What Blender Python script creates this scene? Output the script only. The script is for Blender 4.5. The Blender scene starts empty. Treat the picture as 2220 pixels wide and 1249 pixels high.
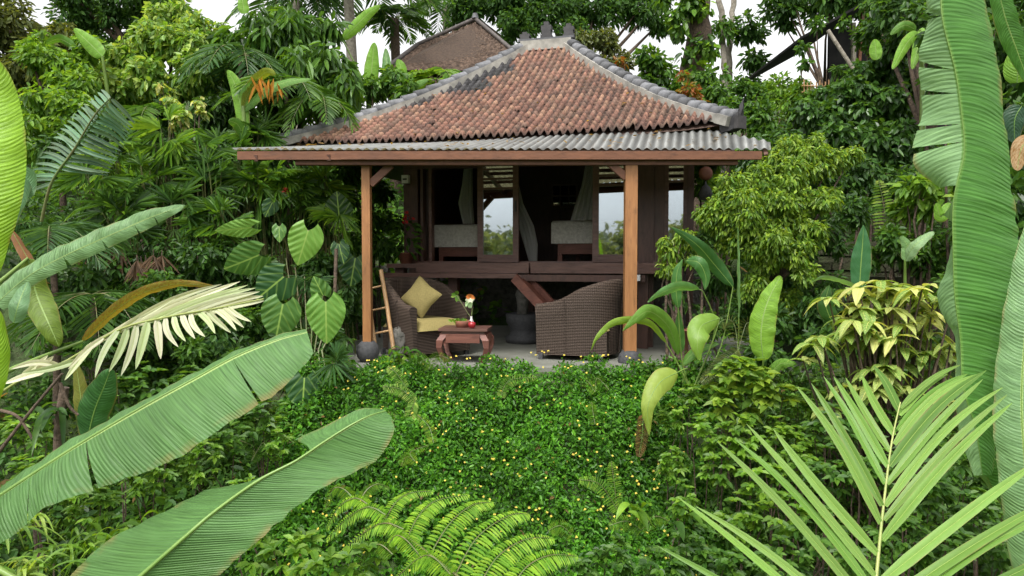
import bpy, math, random
import numpy as np
from mathutils import Matrix

R = math.radians
scn = bpy.context.scene
COL = scn.collection

# ------------------------------------------------------------------ camera, sky, sun, exposure
CAM = np.array([0.0, 0.0, 1.2]); PITCH = R(2.3); FPX = 1480.0
cd = bpy.data.cameras.new('camera'); cd.sensor_width = 36; cd.lens = 24; cd.clip_start = 0.05; cd.clip_end = 3000
co = bpy.data.objects.new('camera', cd); COL.objects.link(co)
co.location = CAM; co.rotation_euler = (R(90) - PITCH, 0, 0); scn.camera = co

SUN_EL, SUN_AZ = 62, 200          # azimuth measured like the sky node (0 = +Y, clockwise seen from above)
w = bpy.data.worlds.new('World'); scn.world = w; w.use_nodes = True
nt = w.node_tree; nt.nodes.clear()
o_ = nt.nodes.new('ShaderNodeOutputWorld'); bg = nt.nodes.new('ShaderNodeBackground')
sky = nt.nodes.new('ShaderNodeTexSky'); sky.sky_type = 'NISHITA'; sky.sun_disc = False
sky.sun_elevation = R(SUN_EL); sky.sun_rotation = R(SUN_AZ); sky.dust_density = 4; sky.air_density = 1.0; sky.ozone_density = 1
hs = nt.nodes.new('ShaderNodeHueSaturation'); hs.inputs['Saturation'].default_value = 0.04
cl = nt.nodes.new('ShaderNodeTexNoise'); cl.inputs['Scale'].default_value = 2.2; cl.inputs['Detail'].default_value = 6
tc = nt.nodes.new('ShaderNodeTexCoord'); mr = nt.nodes.new('ShaderNodeMapRange')
mr.inputs[1].default_value = 0.35; mr.inputs[2].default_value = 0.7; mr.inputs[3].default_value = 1.2; mr.inputs[4].default_value = 1.9
mx = nt.nodes.new('ShaderNodeVectorMath'); mx.operation = 'SCALE'
nt.links.new(tc.outputs['Generated'], cl.inputs['Vector']); nt.links.new(cl.outputs['Fac'], mr.inputs[0])
nt.links.new(sky.outputs[0], hs.inputs['Color']); nt.links.new(hs.outputs[0], mx.inputs[0]); nt.links.new(mr.outputs[0], mx.inputs['Scale'])
nt.links.new(mx.outputs[0], bg.inputs[0]); nt.links.new(bg.outputs[0], o_.inputs[0])
bg.inputs[1].default_value = 0.15
sd = bpy.data.lights.new('sun', 'SUN'); sd.energy = 2.0; sd.angle = R(13); sd.color = (1, .96, .9)
so = bpy.data.objects.new('sun', sd); COL.objects.link(so); so.location = (0, 0, 30)
so.rotation_euler = (R(90 - SUN_EL), 0, -R(SUN_AZ) + math.pi)
scn.view_settings.view_transform = 'Standard'; scn.view_settings.look = 'None'
scn.view_settings.gamma = 1; scn.view_settings.exposure = 0.55
scn.cycles.max_bounces = 8; scn.cycles.transparent_max_bounces = 8
scn.cycles.diffuse_bounces = 5; scn.cycles.glossy_bounces = 3; scn.cycles.transmission_bounces = 4

def P(px, py, d):
    """world point seen at photo pixel (px,py) whose distance along +Y is d"""
    x = (px - 1110) / FPX; yv = -(py - 624.5) / FPX
    c, s = math.cos(PITCH), math.sin(PITCH)
    dr = np.array([x, c + yv * s, -s + yv * c])
    return CAM + dr * (d / dr[1])
def A(*v): return np.array(v, float)
def nrm(v): 
    v = np.asarray(v, float); n = np.linalg.norm(v, axis=-1, keepdims=True); return v / np.maximum(n, 1e-9)

# ------------------------------------------------------------------ mesh collector
class G:
    def __init__(s): s.v = []; s.f = []; s.c = []; s.u = []; s.n = 0
    def add(s, v, f, col=(1, 1, 1), uv=None):
        v = np.asarray(v, float).reshape(-1, 3); n = len(v)
        f = [np.asarray(f, int)] if isinstance(f, np.ndarray) else [np.asarray(q, int)[None] for q in f]
        for q in f: s.f.append(q + s.n)
        c = np.asarray(col, float); c = np.broadcast_to(c, (n, 3)) if c.ndim == 1 else c
        s.v.append(v); s.c.append(c); s.u.append(np.zeros((n, 3)) if uv is None else np.asarray(uv, float)); s.n += n
        return s
    def build(s, name, mat, parent=None, smooth=False):
        me = bpy.data.meshes.new(name)
        v = np.concatenate(s.v); c = np.concatenate(s.c); u = np.concatenate(s.u)
        if parent is not None:
            m = np.array(ROOT[parent.name].inverted()); v = v @ m[:3, :3].T + m[:3, 3]
        tot = np.concatenate([np.full(len(q), q.shape[1]) for q in s.f]); idx = np.concatenate([q.ravel() for q in s.f])
        me.vertices.add(len(v)); me.vertices.foreach_set('co', v.ravel().astype(np.float32))
        me.loops.add(len(idx)); me.loops.foreach_set('vertex_index', idx.astype(np.int32))
        me.polygons.add(len(tot)); me.polygons.foreach_set('loop_start', (np.cumsum(tot) - tot).astype(np.int32))
        me.polygons.foreach_set('use_smooth', np.full(len(tot), smooth))
        a = me.attributes.new('col', 'FLOAT_COLOR', 'POINT')
        a.data.foreach_set('color', np.c_[c, np.ones(len(c))].ravel().astype(np.float32))
        a = me.attributes.new('uvp', 'FLOAT_VECTOR', 'POINT'); a.data.foreach_set('vector', u.ravel().astype(np.float32))
        me.update(calc_edges=True); me.validate()
        me.materials.append(mat)
        o = bpy.data.objects.new(name, me); COL.objects.link(o)
        if parent is not None:
            o.parent = parent; ROOT[o.name] = ROOT[parent.name]
        return o
    def box(s, x0, x1, y0, y1, z0, z1, T=None, col=(1, 1, 1)):
        v = np.array([(x, y, z) for z in (z0, z1) for y in (y0, y1) for x in (x0, x1)], float)
        if T is not None: v = T(v)
        return s.add(v, np.array([(0, 2, 3, 1), (4, 5, 7, 6), (0, 1, 5, 4), (2, 6, 7, 3), (0, 4, 6, 2), (1, 3, 7, 5)]), col)
    def bar(s, p, q, w, h, up=(0, 0, 1), col=(1, 1, 1)):
        p, q = A(*p), A(*q); d = nrm(q - p); u = A(*up); sd_ = nrm(np.cross(d, u)); u = np.cross(sd_, d)
        v = [b + sd_ * i * w / 2 + u * j * h / 2 for b in (p, q) for i, j in ((-1, -1), (1, -1), (1, 1), (-1, 1))]
        return s.add(v, [(0, 3, 2, 1), (4, 5, 6, 7), (0, 1, 5, 4), (1, 2, 6, 5), (2, 3, 7, 6), (3, 0, 4, 7)], col)
    def tube(s, pts, rad, k=7, col=(1, 1, 1), cap=True):
        pts = np.asarray(pts, float); n = len(pts); rad = np.broadcast_to(np.asarray(rad, float), (n,))
        t = nrm(np.gradient(pts, axis=0)); ref = A(0.13, 0.2, 1) if abs(nrm(pts[-1] - pts[0])[2]) < .9 else A(1, .1, .1)
        a = nrm(np.cross(t, ref)); b = np.cross(t, a); th = np.arange(k) * 2 * math.pi / k
        v = (pts[:, None] + rad[:, None, None] * (a[:, None] * np.cos(th)[None, :, None] + b[:, None] * np.sin(th)[None, :, None])).reshape(-1, 3)
        f = [(i * k + j, i * k + (j + 1) % k, (i + 1) * k + (j + 1) % k, (i + 1) * k + j) for i in range(n - 1) for j in range(k)]
        s.add(v, np.array(f), col, np.c_[np.tile(np.arange(k) / k, n), np.repeat(np.linspace(0, 1, n), k), np.zeros(n * k)])
        if cap: s.add(v[-k:], [tuple(range(k))], col); s.add(v[:k], [tuple(range(k))[::-1]], col)
        return s
    def lathe(s, c, prof, k=20, col=(1, 1, 1)):
        c = A(*c); th = np.arange(k) * 2 * math.pi / k
        v = np.array([(c[0] + r * math.cos(t), c[1] + r * math.sin(t), c[2] + z) for r, z in prof for t in th]); n = len(prof)
        return s.add(v, np.array([(i * k + j, i * k + (j + 1) % k, (i + 1) * k + (j + 1) % k, (i + 1) * k + j) for i in range(n - 1) for j in range(k)]), col)
    def grid(s, V, col=(1, 1, 1), uv=None):
        V = np.asarray(V, float); n, m = V.shape[:2]; i = np.arange(n - 1)[:, None] * m + np.arange(m - 1)[None]
        c = np.asarray(col, float); c = c.reshape(-1, 3) if c.ndim == 3 else c
        return s.add(V.reshape(-1, 3), np.stack([i, i + 1, i + m + 1, i + m], -1).reshape(-1, 4), c, None if uv is None else np.asarray(uv).reshape(-1, 3))
    # leaves: one folded six-point blade each, bent down by g
    def leaves(s, p, d, nor, L, W, col, g=0.15, fold=0.25, wide=.45, g2=None):
        p = np.asarray(p, float); n = len(p); d = nrm(d); sd_ = nrm(np.cross(d, nor)); nn = np.cross(sd_, d)
        L = np.broadcast_to(np.asarray(L, float), (n,))[:, None]; W = np.broadcast_to(np.asarray(W, float), (n,))[:, None]
        g = np.broadcast_to(np.asarray(g, float), (n,))[:, None]
        def at(t, x):
            q = p + d * L * t + sd_ * W * x + nn * abs(x) * W * fold; q = q + np.array([[0, 0, -1.]]) * g * t * t * L
            return q
        v = np.stack([at(0, 0), at(wide * .6, .42), at(wide * 1.5, .42), at(1, 0), at(wide * 1.5, -.42), at(wide * .6, -.42)], 1)
        b = (np.arange(n) * 6)[:, None]
        f = np.concatenate([b + np.array([[0, 1, 2, 3]]), b + np.array([[0, 3, 4, 5]])])
        return s.add(v.reshape(-1, 3), f, np.repeat(col, 6, 0))

ROOT = {}
def tag(o, label=None, cat=None, group=None, kind=None):
    if label: o['label'] = label
    if cat: o['category'] = cat
    if group: o['group'] = group
    if kind: o['kind'] = kind
    return o
def thing(name, loc, label, cat, rz=0, group=None):
    o = bpy.data.objects.new(name, None); COL.objects.link(o); o.location = loc; o.rotation_euler = (0, 0, rz); o.empty_display_size = .1
    ROOT[o.name] = Matrix.Translation([float(q) for q in loc]) @ Matrix.Rotation(rz, 4, 'Z')
    return tag(o, label, cat, group)
def copy_thing(root, loc, label, rz=0, scale=1.0, group=None):
    r = root.copy(); COL.objects.link(r); r.location = loc; r.rotation_euler = (0, 0, rz); r.scale = (scale,) * 3
    r['label'] = label
    if group: r['group'] = group
    for ch in list(root.children):
        c = ch.copy(); COL.objects.link(c); c.parent = r
    return r

# ------------------------------------------------------------------ materials
class NT:
    def __init__(s, name):
        s.m = bpy.data.materials.new(name); s.m.use_nodes = True; s.t = s.m.node_tree; s.t.nodes.clear()
        s.out = s.t.nodes.new('ShaderNodeOutputMaterial')
    def n(s, typ, **kw):
        q = s.t.nodes.new('ShaderNode' + typ)
        for k, v in kw.items():
            if k.startswith('i_'):
                key = k[2:]; key = int(key) if key.isdigit() else key.replace('_', ' ')
                if isinstance(v, bpy.types.NodeSocket): s.t.links.new(v, q.inputs[key])
                else: q.inputs[key].default_value = (*v, 1) if isinstance(v, tuple) and len(v) == 3 and q.inputs[key].type == 'RGBA' else v
            else: setattr(q, k, v)
        return q
    def math(s, op, a, b=0.0, c=0.0): return s.n('Math', operation=op, i_0=a, i_1=b, i_2=c).outputs[0]
    def mix(s, f, a, b, bt='MIX'):
        q = s.n('Mix', data_type='RGBA', blend_type=bt)
        for k, v in ((0, f), (6, a), (7, b)):
            if isinstance(v, bpy.types.NodeSocket): s.t.links.new(v, q.inputs[k])
            else: q.inputs[k].default_value = v if k == 0 else (*v[:3], 1)
        return q.outputs[2]
    def ramp(s, f, *st):
        q = s.n('ValToRGB', i_0=f); e = q.color_ramp.elements
        while len(e) < len(st): e.new(.5)
        for i, (p, c) in enumerate(st): e[i].position = p; e[i].color = (c, c, c, 1) if isinstance(c, (int, float)) else (*c, 1)
        return q.outputs[0]
    def noise(s, sc, vec=None, det=4, rough=.55, out=0):
        q = s.n('TexNoise', i_Scale=sc, i_Detail=det, i_Roughness=rough)
        if vec is not None: s.t.links.new(vec, q.inputs['Vector'])
        return q.outputs[out]
    def coord(s, scale=(1, 1, 1), rot=(0, 0, 0)):
        return s.n('Mapping', i_Vector=s.n('TexCoord').outputs['Object'], i_Scale=scale, i_Rotation=rot).outputs[0]
    def fin(s, base, rough=.6, bump=None, bs=.3, bd=.01, transl=0, tcol=None, metal=0, spec=.5, **kw):
        p = s.n('BsdfPrincipled')
        for k, v in (('Base Color', base), ('Roughness', rough), ('Metallic', metal), ('Specular IOR Level', spec)) + tuple(kw.items()):
            if isinstance(v, bpy.types.NodeSocket): s.t.links.new(v, p.inputs[k])
            else: p.inputs[k].default_value = (*v[:3], 1) if k == 'Base Color' else v
        if bump is not None:
            b = s.n('Bump', i_Strength=bs, i_Distance=bd, i_Height=bump); s.t.links.new(b.outputs[0], p.inputs['Normal'])
        sh = p.outputs[0]
        if transl:
            tr = s.n('BsdfTranslucent', i_Color=tcol if tcol is not None else base)
            q = s.n('MixShader', i_0=transl, i_1=sh, i_2=tr.outputs[0]); sh = q.outputs[0]
        s.t.links.new(sh, s.out.inputs[0]); return s.m
MAT = {}
def leaf_mat(name, rough=.42, transl=.3, spec=.5):
    t = NT(name); c = t.n('Attribute', attribute_name='col').outputs['Color']
    nz = t.noise(14, t.coord(), 3)
    c2 = t.mix(t.ramp(nz, (.35, 0), (.7, 1)), t.mix(1, c, (.72, .78, .8), 'MULTIPLY'), t.mix(1, c, (1.2, 1.12, 1.0), 'MULTIPLY'))
    tc_ = t.mix(1, c2, (1.7, 1.45, .6), 'MULTIPLY')
    MAT[name] = t.fin(c2, rough, transl=transl, tcol=tc_, spec=spec); return MAT[name]
def blade_mat(name, freq=110, rough=.4, transl=.28, slant=.05, streak=.35, ribs=0, brown=0.0, ribcol=(.42, .55, .2), bump=.35, pleat=0):
    """broad leaf: uvp.x across (-1..1), uvp.y along the midrib in metres"""
    t = NT(name); c = t.n('Attribute', attribute_name='col').outputs['Color']
    uv = t.n('SeparateXYZ', i_0=t.n('Attribute', attribute_name='uvp').outputs['Vector'])
    u, v = uv.outputs[0], uv.outputs[1]; au = t.math('ABSOLUTE', u)
    vv = t.math('SUBTRACT', v, t.math('MULTIPLY', t.math('POWER', au, 1.6), slant))
    comb = t.n('CombineXYZ', i_0=t.math('MULTIPLY', u, 1.2), i_1=t.math('MULTIPLY', vv, freq)).outputs[0]
    st = t.noise(1.0, comb, 3, .65)
    comb2 = t.n('CombineXYZ', i_0=t.math('MULTIPLY', u, .7), i_1=t.math('MULTIPLY', vv, freq * .17)).outputs[0]
    st2 = t.noise(1.0, comb2, 3, .6)
    s1 = t.ramp(st, (.3, 0), (.7, 1)); s2 = t.ramp(st2, (.3, 0), (.72, 1))
    c1 = t.mix(s1, t.mix(1, c, (1 - streak,) * 3, 'MULTIPLY'), t.mix(1, c, (1 + streak, 1 + streak * .8, 1 + streak * .9), 'MULTIPLY'))
    c1 = t.mix(t.math('MULTIPLY', s2, .45), c1, t.mix(1, c, (1.3, 1.25, 1.5), 'MULTIPLY'))
    pt = t.noise(5, t.coord(), 5, .6)
    c1 = t.mix(t.math('MULTIPLY', t.ramp(pt, (.42, 0), (.75, 1)), .4), c1, t.mix(1, c, (.75, .72, .6), 'MULTIPLY'))
    if ribs:
        q = t.math('PINGPONG', t.math('MULTIPLY', vv, ribs), .5)
        c1 = t.mix(t.math('MULTIPLY', t.ramp(q, (0.0, 1), (.14, 0)), .42), c1, ribcol)
    rib = t.ramp(au, (0.0, 1), (.035, .8), (.05, 0))
    c1 = t.mix(rib, c1, ribcol)
    ed = t.math('MULTIPLY', t.ramp(au, (.86, 0), (1.0, 1)), t.ramp(t.noise(9, t.coord(), 4), (.45, 0), (.62, 1)))
    c1 = t.mix(t.math('MULTIPLY', ed, .6 + brown), c1, (.28, .17, .06))
    if brown:
        bz = t.ramp(t.noise(7, comb2, 4), (.45, 0), (.62, 1)); c1 = t.mix(t.math('MULTIPLY', bz, brown), c1, (.25, .11, .025))
    hgt = t.math('ADD', t.math('MULTIPLY', st, .5), st2)
    if pleat:
        sw = t.math('SINE', t.math('MULTIPLY', t.math('ADD', vv, t.math('MULTIPLY', st2, .012)), 6.283 * pleat)); sw = t.math('MULTIPLY', sw, t.ramp(t.noise(2.5, t.coord(), 3), (.35, .15), (.65, 1))); hgt = t.math('ADD', hgt, t.math('MULTIPLY', sw, .15))
        c1 = t.mix(t.math('MULTIPLY', t.ramp(sw, (.5, 0), (1, 1)), .18), c1, t.mix(1, c1, (.5, .6, .5), 'MULTIPLY'))
    MAT[name] = t.fin(c1, t.math('ADD', t.math('MULTIPLY', s2, .15), rough), bump=hgt, bs=bump, bd=.012, spec=.32, transl=transl, tcol=t.mix(1, c1, (1.6, 1.5, .6), 'MULTIPLY')); return MAT[name]
def wood_mat(name, a, b, sc=(6, 6, 1.2), rough=.55, ns=4):
    t = NT(name); n1 = t.noise(ns, t.coord(sc), 6, .6); n2 = t.noise(1.3, t.coord(), 3)
    c = t.mix(t.ramp(n1, (.3, 0), (.7, 1)), a, b); c = t.mix(t.math('MULTIPLY', t.ramp(n2, (.4, 0), (.7, 1)), .5), c, tuple(x * .6 for x in a))
    n3 = t.noise(5, t.coord(tuple(q * .6 + .4 for q in sc)), 7, .75); c = t.mix(t.math('MULTIPLY', t.ramp(n3, (.52, 0), (.66, 1)), .55), c, tuple(x * .35 for x in a))
    c = t.mix(1, c, t.n('Attribute', attribute_name='col').outputs['Color'], 'MULTIPLY')
    MAT[name] = t.fin(c, rough, bump=t.math('ADD', n1, n3), bs=.5, bd=.006); return MAT[name]
def plain(name, a, b=None, sc=8, rough=.7, bump=.3, bd=.01, attr=False, **kw):
    t = NT(name); b = b or tuple(x * .6 for x in a); n1 = t.noise(sc, t.coord(), 6, .6)
    c = t.mix(t.ramp(n1, (.32, 0), (.68, 1)), a, b)
    if attr: c = t.mix(1, c, t.n('Attribute', attribute_name='col').outputs['Color'], 'MULTIPLY')
    MAT[name] = t.fin(c, rough, bump=n1, bs=bump, bd=bd, **kw); return MAT[name]

leaf_mat('leaf', .45, .46, .35); leaf_mat('leaf_matte', .6, .48, .25); leaf_mat('leaf_gloss', .36, .38, .4)
blade_mat('banana_green', 90, .42, .3, .05, .42, bump=.6, pleat=70)
blade_mat('banana_dark', 70, .36, .25, .05, .42, ribcol=(.12, .25, .05), bump=.6, pleat=52)
blade_mat('banana_old', 60, .6, .3, .05, .35, brown=.85)
blade_mat('ginger_leaf', 90, .36, .35, .12, .2, ribcol=(.3, .42, .1))
blade_mat('heart_leaf', 30, .34, .3, .1, .12, ribs=9, ribcol=(.27, .42, .09), bump=.25)
blade_mat('croton_leaf', 40, .4, .35, .05, .15, ribs=34, ribcol=(.7, .66, .22), bump=.2)
blade_mat('palm_leaf', 14, .42, .28, .02, .12, ribcol=(.32, .42, .12), bump=.1)
wood_mat('orange_wood', (.25, .105, .034), (.37, .17, .06), (7, 7, .7))
wood_mat('fascia_wood', (.125, .045, .018), (.19, .072, .03), (.7, 7, 7))
wood_mat('dark_wood', (.055, .024, .017), (.1, .045, .032), (5, 5, .8), .45)
wood_mat('dark_wood_h', (.08, .036, .027), (.15, .075, .058), (.8, 6, 6), .42)
wood_mat('red_wood', (.11, .036, .024), (.19, .07, .045), (.9, 6, 6), .6)
wood_mat('bamboo', (.3, .17, .07), (.42, .26, .12), (8, 8, .6))
plain('bark', (.13, .09, .06), (.05, .035, .025), 22, .9, .8, .03)
plain('pale_bark', (.3, .27, .22), (.14, .12, .09), 14, .85, .5, .02)
plain('stem', (.10, .17, .04), (.13, .09, .04), 9, .55)
plain('stone_black', (.03, .031, .033), (.06, .06, .063), 30, .8, .6)
plain('mortar', (.36, .34, .3), (.14, .135, .12), 5, .9, .6, .02)
plain('cap_tile', (.115, .115, .122), (.05, .052, .056), 9, .75, .5, .01, attr=True)
plain('concrete', (.2, .2, .175), (.12, .125, .1), 3.2, .55, .2)
plain('cushion', (.26, .21, .075), (.19, .155, .05), 60, .9, .3, .004)
plain('cloth', (.62, .6, .56), (.42, .4, .37), 26, .95, .6, .03)
plain('clay', (.25, .09, .05), (.15, .055, .035), 9, .7)
plain('mossy_stone', (.05, .07, .02), (.04, .032, .022), 7, .95, .9, .05)
plain('grey_stone', (.16, .15, .13), (.06, .06, .05), 12, .9, .9, .05)
plain('white_plastic', (.7, .7, .7), (.6, .6, .6), 5, .4, .05)
plain('thatch', (.16, .115, .085), (.07, .05, .04), 18, .95, .9, .05, attr=True)
plain('tin_black', (.012, .012, .012), (.022, .021, .02), 6, .95, spec=.1)
plain('flower', (1, 1, 1), (.8, .8, .8), 10, .6, .1, attr=True, transl=.3)
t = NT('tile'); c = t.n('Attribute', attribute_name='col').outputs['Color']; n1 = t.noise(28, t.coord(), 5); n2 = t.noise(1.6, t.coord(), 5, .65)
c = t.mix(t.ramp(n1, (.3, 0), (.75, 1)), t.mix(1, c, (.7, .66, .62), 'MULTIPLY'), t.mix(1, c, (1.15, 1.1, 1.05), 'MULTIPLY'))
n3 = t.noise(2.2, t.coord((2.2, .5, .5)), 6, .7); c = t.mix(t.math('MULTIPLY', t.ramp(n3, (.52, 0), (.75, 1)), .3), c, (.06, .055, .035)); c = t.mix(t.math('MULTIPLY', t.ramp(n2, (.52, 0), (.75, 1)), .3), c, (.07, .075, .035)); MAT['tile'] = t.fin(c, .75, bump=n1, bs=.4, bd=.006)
t = NT('tin'); n1 = t.noise(2.6, t.coord((2.2, .5, 1)), 7, .7); n2 = t.noise(40, t.coord(), 3); n3 = t.noise(9, t.coord((1, .3, 1)), 5, .7)
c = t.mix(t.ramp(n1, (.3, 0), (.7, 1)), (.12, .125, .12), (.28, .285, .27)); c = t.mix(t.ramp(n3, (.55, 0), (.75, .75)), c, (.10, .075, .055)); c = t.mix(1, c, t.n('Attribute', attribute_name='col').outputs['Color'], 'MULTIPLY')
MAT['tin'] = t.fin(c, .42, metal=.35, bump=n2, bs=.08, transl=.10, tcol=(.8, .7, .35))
t = NT('wicker'); cc = t.coord(); w1 = t.n('TexWave', i_Vector=cc, i_Scale=17.0, bands_direction='Z').outputs[1]
w2 = t.n('TexWave', i_Vector=cc, i_Scale=14.0, bands_direction='X', i_Distortion=.3).outputs[1]; h = t.math('ADD', w1, t.math('MULTIPLY', w2, .45))
c = t.mix(t.ramp(h, (.2, 0), (1.0, 1)), (.014, .010, .008), (.095, .068, .052)); MAT['wicker'] = t.fin(c, .7, bump=h, bs=.8, bd=.012, spec=.2)
t = NT('glass'); gl = t.n('BsdfGlossy', i_Roughness=.02, i_Color=(.72, .8, .85, 1)); tr = t.n('BsdfTransparent', i_Color=(.75, .8, .8, 1))
fr = t.n('Fresnel', i_IOR=1.9); q = t.n('MixShader', i_0=t.math('ADD', t.math('MULTIPLY', fr.outputs[0], 1.0), .44), i_1=tr.outputs[0], i_2=gl.outputs[0]); t.t.links.new(q.outputs[0], t.out.inputs[0]); MAT['glass'] = t.m
t = NT('net'); df = t.n('BsdfDiffuse', i_Color=(.7, .7, .68, 1)); tl = t.n('BsdfTranslucent', i_Color=(.7, .7, .68, 1)); tr = t.n('BsdfTransparent')
q = t.n('MixShader', i_0=.4, i_1=df.outputs[0], i_2=tl.outputs[0]); q = t.n('MixShader', i_0=.55, i_1=tr.outputs[0], i_2=q.outputs[0]); t.t.links.new(q.outputs[0], t.out.inputs[0]); MAT['net'] = t.m
t = NT('soil'); n1 = t.noise(.9, t.coord(), 6); n2 = t.noise(14, t.coord(), 6, .7)
c = t.mix(t.ramp(n1, (.4, 0), (.6, 1)), (.035, .07, .012), (.045, .045, .02)); c = t.mix(t.ramp(n2, (.4, 0), (.7, 1)), c, (.05, .1, .02)); MAT['soil'] = t.fin(c, .95, bump=n2, bs=1, bd=.06)

# greens (linear albedo)
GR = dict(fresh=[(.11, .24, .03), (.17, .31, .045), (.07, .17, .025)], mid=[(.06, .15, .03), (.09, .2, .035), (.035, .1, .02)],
          haze=[(.13, .17, .13), (.09, .13, .09), (.16, .2, .16)], dark=[(.04, .11, .028), (.065, .155, .036), (.026, .07, .02)], olive=[(.08, .11, .035), (.05, .075, .03), (.12, .15, .05)],
          lime=[(.23, .35, .06), (.14, .26, .04), (.07, .16, .025)], blue=[(.05, .13, .06), (.075, .17, .08), (.035, .09, .04)],
          hedge=[(.06, .195, .022), (.11, .30, .035), (.035, .125, .017)], brown=[(.14, .08, .04), (.2, .12, .07), (.09, .05, .03)], fern=[(.22, .42, .06), (.3, .5, .09), (.15, .34, .05)], grass=[(.08, .16, .03), (.12, .22, .04), (.05, .1, .02)], vine=[(.16, .3, .08), (.1, .22, .04), (.3, .42, .15)],
          red=[(.3, .08, .03), (.2, .12, .03), (.1, .16, .03)], cream=[(.6, .6, .25), (.4, .5, .12), (.12, .25, .04)])
def pal(name, n, rng, vary=.25):
    c = np.array(GR[name]) * ((1.12, 1.08, .72) if name not in ('cream', 'pale', 'bluefrond') else (1, 1, 1)); k = rng.integers(0, len(c), n); k2 = rng.integers(0, len(c), n); f = rng.random((n, 1))
    return (c[k] * f + c[k2] * (1 - f)) * (1 + rng.uniform(-vary, vary, (n, 1)))
# ------------------------------------------------------------------ ground, patio
def sm(a, b, x): t = np.clip((x - a) / (b - a), 0, 1); return t * t * (3 - 2 * t)
def HT(x, y):
    x = np.asarray(x, float); y = np.asarray(y, float)
    z = -np.clip(7.5 - y, 0, 1.9) * .92 - np.clip(5.6 - y, 0, 6) * .12
    z = z + np.clip(-2.5 - x, 0, 14) * .34 * sm(4.5, 8.5, y) + np.clip(x - 3.5, 0, 12) * .38 * sm(6, 9.5, y)
    z = z + np.clip(y - 12.8, 0, 16) * .30
    r = sm(1.2, 2.4, np.maximum(np.abs(x - .4) - 2.0, np.abs(y - 9.5) - 1.0))
    z = z + r * (.07 * np.sin(x * 2.3 + y) + .06 * np.sin(y * 3.1 - x * 1.3))
    inside = (x > -2.7) & (x < 3.7) & (y > 7.3) & (y < 12.9)
    z = np.where(inside, np.minimum(z, -.02) - .03, z)
    far = sm(60, 200, np.hypot(x, y)); return z * (1 - far) + far * -2
ax = np.concatenate([-np.geomspace(900, 16, 22), np.linspace(-15, 15, 121), np.geomspace(16, 900, 22)])
ay = np.concatenate([-np.geomspace(900, 8, 22), np.linspace(-7, 30, 149), np.geomspace(31, 900, 22)])
XX, YY = np.meshgrid(ax, ay)
tag(G().grid(np.stack([XX, YY, HT(XX, YY)], -1)).build('ground', MAT['soil'], smooth=True), kind='structure')
tag(G().box(-2.45, 3.45, 7.62, 12.6, -.3, 0).build('patio', MAT['concrete']), kind='structure')
gz = lambda x, y: float(HT(x, y))

# ------------------------------------------------------------------ the wooden hut
HO = A(-.02, 9.1, 0); ANG = -R(14.6); ca, sa = math.cos(ANG), math.sin(ANG)
def HT_(v): v = np.asarray(v, float); return np.stack([HO[0] + v[..., 0] * ca - v[..., 1] * sa, HO[1] + v[..., 0] * sa + v[..., 1] * ca, v[..., 2]], -1)
def toL(p): d = np.asarray(p) - HO; return A(d[0] * ca + d[1] * sa, -d[0] * sa + d[1] * ca, p[2])
def HL(px, py, ly):
    """hut-local (x,z) where the ray through (px,py) meets local depth ly"""
    a, b = toL(P(px, py, 5)), toL(P(px, py, 15)); t = (ly - a[1]) / (b[1] - a[1]); q = a + (b - a) * t; return q[0], q[2]
hut = thing('wooden_hut', HO, 'dark timber hut with curved red tiled roof and grey corrugated front canopy', 'hut', ANG)
rng = np.random.default_rng(3); random.seed(3)
XO = -.30; HW_, RW, RY, EZ, RZ = 3.05, .36, 2.35, 2.84, 4.70
def zs(s): return EZ + (RZ - EZ) * (.74 * s + .26 * s * s)
def roof_pt(face, x, s, dz=0):
    """face 0 front 1 right 2 back 3 left; x in local metres along the eave, s from eave 0 to ridge 1"""
    hw = HW_ + (RW - HW_) * s if face in (0, 2) else RY * (1 - s)
    z = zs(s) + .07 * (np.abs(x) / max(hw, .05)) ** 6 * (1 - s) ** 3 + dz
    e = HW_ + (RW - HW_) * s
    xo = XO * (1 - s)
    if face == 0: return A(x + xo, RY * s, z)
    if face == 2: return A(-x + xo, 2 * RY - RY * s, z)
    if face == 1: return A(e + xo, RY + x, z)
    return A(-e + xo, RY - x, z)
tile_cols = A(1.0, 1.1, 1.14) * np.array([(.25, .118, .082), (.29, .14, .098), (.21, .10, .072), (.17, .088, .066), (.33, .18, .12), (.23, .13, .095)])
roof = None
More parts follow.
